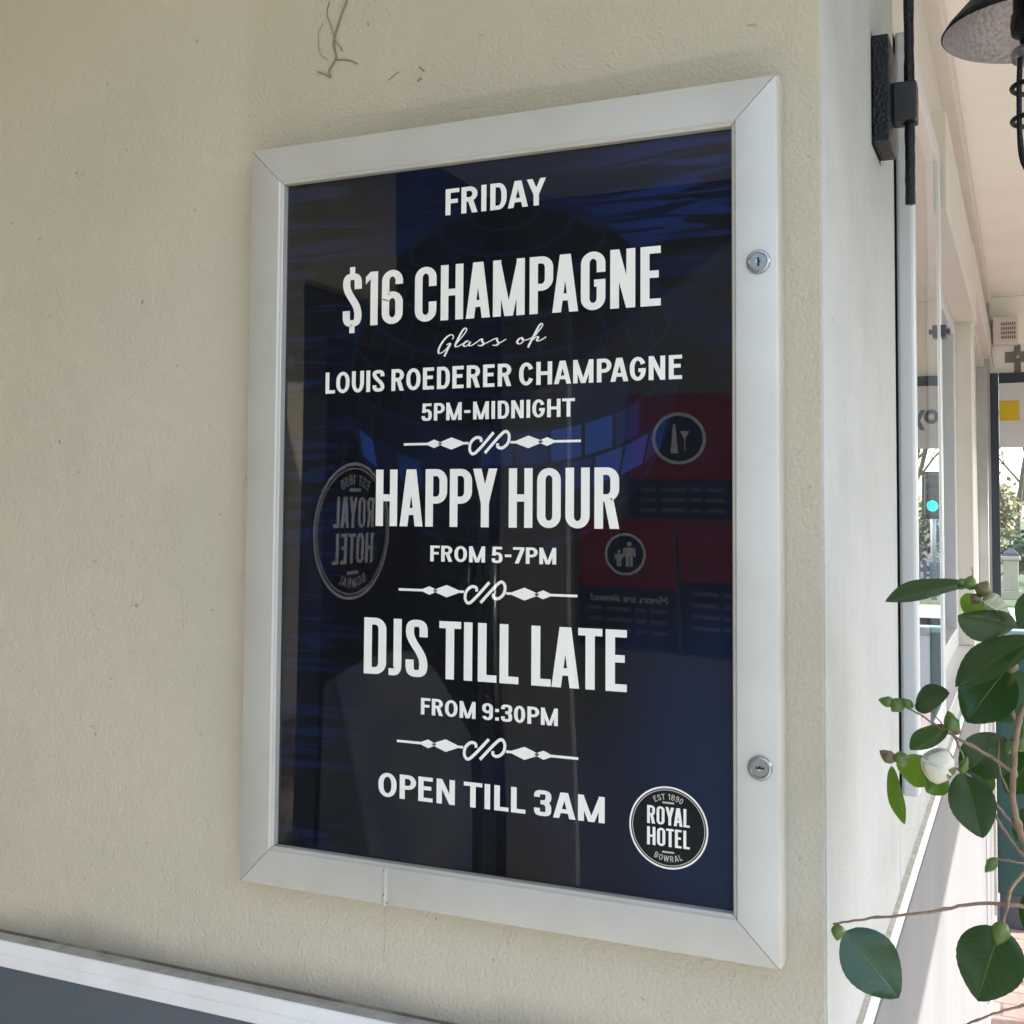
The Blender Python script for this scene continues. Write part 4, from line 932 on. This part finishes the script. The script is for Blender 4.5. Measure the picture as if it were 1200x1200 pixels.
# ------------------------------------------------------------------ street beyond
def traffic_light(x, y, zc, label, h=.9):
    t = thing('traffic_light', (x, y, GZ-.1), label, 'traffic light', 'traffic lights at the crossing')
    MB().tube([(x, y+.12, GZ-.1), (x, y+.12, zc+h*.75)], .055, 12).build('pole', MT['steel'], t, True)
    MB().box((x-.17, y-.1, zc-h*.25), (x+.17, y+.06, zc+h*.75)).build('housing', MT['signalblack'], t, bevel=.04)
    bo = MB().box((x-.23, y+.061, zc-h*.31), (x+.23, y+.068, zc+h*.81)); bo.build('target_board', MT['signalblack'], t)
    for k, m in ((0, 'greenlamp'), (1, 'dark'), (2, 'dark')):
        zz = zc+k*h*.26
        MB().lathe([(.0005, -.02), (.07, -.012), (.105, 0)], (x, y-.1, zz), 20, 'y').build('signal_lens', MT[m], t, True)
        MB().tube([(x+.115*math.cos(a), y-.16, zz+.115*math.sin(a)) for a in [math.pi*i/10 for i in range(11)]], .012, 5).build('visor', MT['signalblack'], t, True)
P = at(1184, 621, 33); traffic_light(P.x, 33, P.z, 'green traffic light on a grey pole straight down the footpath')
traffic_light(2.20, 25, .53, 'larger green traffic light near the kerb, mirrored in the side window')
pil = thing('gate_pillar', (.385, 25, GZ), 'sandstone gate pillar with dark pyramid cap at the park edge', 'pillar')
bx('base', (.385-.19, 24.81, GZ-.02), (.385+.19, 25.19, GZ+.16), MT['sand'], pil, .02)
bx('shaft', (.385-.145, 24.855, GZ+.16), (.385+.145, 25.145, GZ+.78), MT['sand'], pil, .01)
bx('head', (.385-.19, 24.81, GZ+.78), (.385+.19, 25.19, GZ+.86), MT['sand'], pil, .02)
MB().quadmesh([[(.385+s*a, 25+s*b, z) for a, b in ((-.17, -.17), (.17, -.17), (.17, .17), (-.17, .17))] for s, z in ((1, GZ+.861), (.8, GZ+.93), (.2, GZ+1.02), (.01, GZ+1.03))], True).build('cap', MT['lead'], pil)
fe = thing('park_fence', (1.4, 25, GZ), 'low dark blue paling fence running from the sandstone pillar', 'fence')
fm = MB()
for k in range(15):
    xx = .64+k*.13; fm.box((xx, 24.98, GZ), (xx+.07, 25.0, GZ+.7))
fm.build('paling', mat('slate blue paint', (.06, .09, .14), .6), fe); bx('rail', (.58, 25.0005, GZ+.5), (2.5, 25.03, GZ+.56), MT['dado'], fe, .003)
def tree(x, y, h, seed, label, leaves=None):
    r = random.Random(seed); t = thing('bare_tree' if not leaves else 'leafy_tree', (x, y, GZ-.15), label, 'tree', 'trees in the park'); mb = MB(); tips = []
    def grow(p, d, L, rad, lev):
        n = 5; pts = [p]; 
        for i in range(n):
            d = (d+Vector((r.uniform(-1, 1), r.uniform(-1, 1), r.uniform(-.5, .9)))*.13).normalized(); p = p+d*(L/n); pts.append(p)
        mb.tube(pts, [rad*(1-.45*i/n) for i in range(n+1)], 7 if lev < 2 else 4, False)
        if lev == 4: tips.append(p); return
        for k in range(r.choice((3, 4)) if lev else 5):
            q = pts[r.randint(2, n)] if lev else pts[r.randint(3, n)]
            a = r.uniform(0, 2*math.pi); tl = r.uniform(.45, 1.0); o = Vector((math.cos(a), math.sin(a), r.uniform(-.1, .5)))
            grow(q, (d+o*tl).normalized(), L*r.uniform(.58, .8), rad*.52, lev+1)
    grow(Vector((x, y, GZ-.15)), Vector((0, 0, 1)), h*.36, h*.022, 0)
    mb.build('branches', MT['bark'], t, True, fix=False)
    if leaves:
        lm = MB()
        for p in tips:
            for k in range(14):
                c = p+Vector((r.gauss(0, .3), r.gauss(0, .3), r.gauss(0, .25))); a = Vector((r.uniform(-1, 1), r.uniform(-1, 1), r.uniform(-1, 1))).normalized(); b = a.orthogonal().normalized(); s = r.uniform(.06, .14)
                lm.poly([c-a*s, c+b*s*.6, c+a*s, c-b*s*.6])
        lm.build('crown', leaves, t, fix=False)
for x, y, h, s, lb in ((-.8, 31, 8.5, 11, 'nearest bare grey tree behind the sandstone pillar'), (1.6, 40, 10, 12, 'tall bare tree between the two traffic lights'), (-3.4, 36, 9, 13, 'bare tree left of the pillar, behind the hotel corner'), (4.6, 47, 11, 14, 'bare tree by the far kerb, beyond the larger traffic light'), (.2, 55, 11, 15, 'most distant bare tree at the back of the park')): tree(x, y, h, s, lb)
fol = mat('evergreen leaves', (.045, .085, .02), .6); fol2 = mat('olive leaves', (.12, .12, .03), .6)
def shrub(x, y, rw_, h, seed, label, m):
    r = random.Random(seed); t = thing('park_shrub', (x, y, GZ-.15), label, 'shrub', 'shrubs in the park'); lm = MB(); sm_ = MB()
    cl = [(x+r.gauss(0, rw_*.45), y+r.gauss(0, rw_*.4), GZ+h*r.uniform(.12, .9), r.uniform(.25, .5)*rw_*.6) for _ in range(26)]
    for cx, cy, cz, cs in cl:
        sm_.tube([(x, y, GZ-.15), ((x+cx)/2, (y+cy)/2, (GZ+cz)/2+.1), (cx, cy, cz)], .02, 4)
        for k in range(90):
            c = Vector((cx+r.gauss(0, cs), cy+r.gauss(0, cs), max(GZ, cz+r.gauss(0, cs*.7)))); a = Vector((r.uniform(-1, 1), r.uniform(-1, 1), r.uniform(-1, 1))).normalized(); b = a.orthogonal().normalized(); s = r.uniform(.05, .11)
            lm.poly([c-a*s, c+b*s*.6, c+a*s, c-b*s*.6])
    lm.build('foliage', m, t, fix=False); sm_.build('stem', MT['bark'], t, fix=False)
shrub(1.1, 29, .9, 1.5, 1, 'rounded dark green shrub behind the paling fence', fol); shrub(-.15, 32, .7, 2.7, 2, 'tall olive green shrub behind the sandstone pillar', fol2); shrub(3.6, 34, 1.4, 2.2, 3, 'wide dark green shrub near the larger traffic light', fol); shrub(-2.4, 30, 1.2, 1.6, 4, 'low green shrub at the left of the bare tree', fol)
# terrace over the road, lit by the sun; it shows only in mirror images
def house(x, y, w_, d_, h, label, wallm):
    hb = thing('house', (x, y, GZ), label, 'house', 'houses across the road')
    bx('wall', (x, y, GZ-.1), (x+d_, y+w_, GZ+h), wallm, hb, .02)
    MB().quadmesh([[(x-.4, y-.3, GZ+h), (x+d_/2, y-.3, GZ+h+1.6), (x+d_+.4, y-.3, GZ+h)], [(x-.4, y+w_+.3, GZ+h), (x+d_/2, y+w_+.3, GZ+h+1.6), (x+d_+.4, y+w_+.3, GZ+h)]]).build('roof', MT['rooftile'], hb)
    for k in range(int(w_//2.6)):
        yy = y+.8+k*2.6
        fr = bx('window', (x-.03, yy, GZ+.9), (x+.02, yy+1.3, GZ+2.3), MT['white'], hb, .01); bx('pane', (x-.036, yy+.08, GZ+.98), (x-.031, yy+1.22, GZ+2.22), MT['dark'], fr, 0)
house(17.6, -16, 9, 8, 3.6, 'cream single storey house across the road with dark roof', MT['brickfar']); house(18.2, -2, 10, 8, 4.4, 'taller sandstone house across the road, opposite the hotel corner', MT['sand'])
house(17.6, 12, 9, 8, 3.4, 'white house across the road beyond the sandstone one', MT['white'])
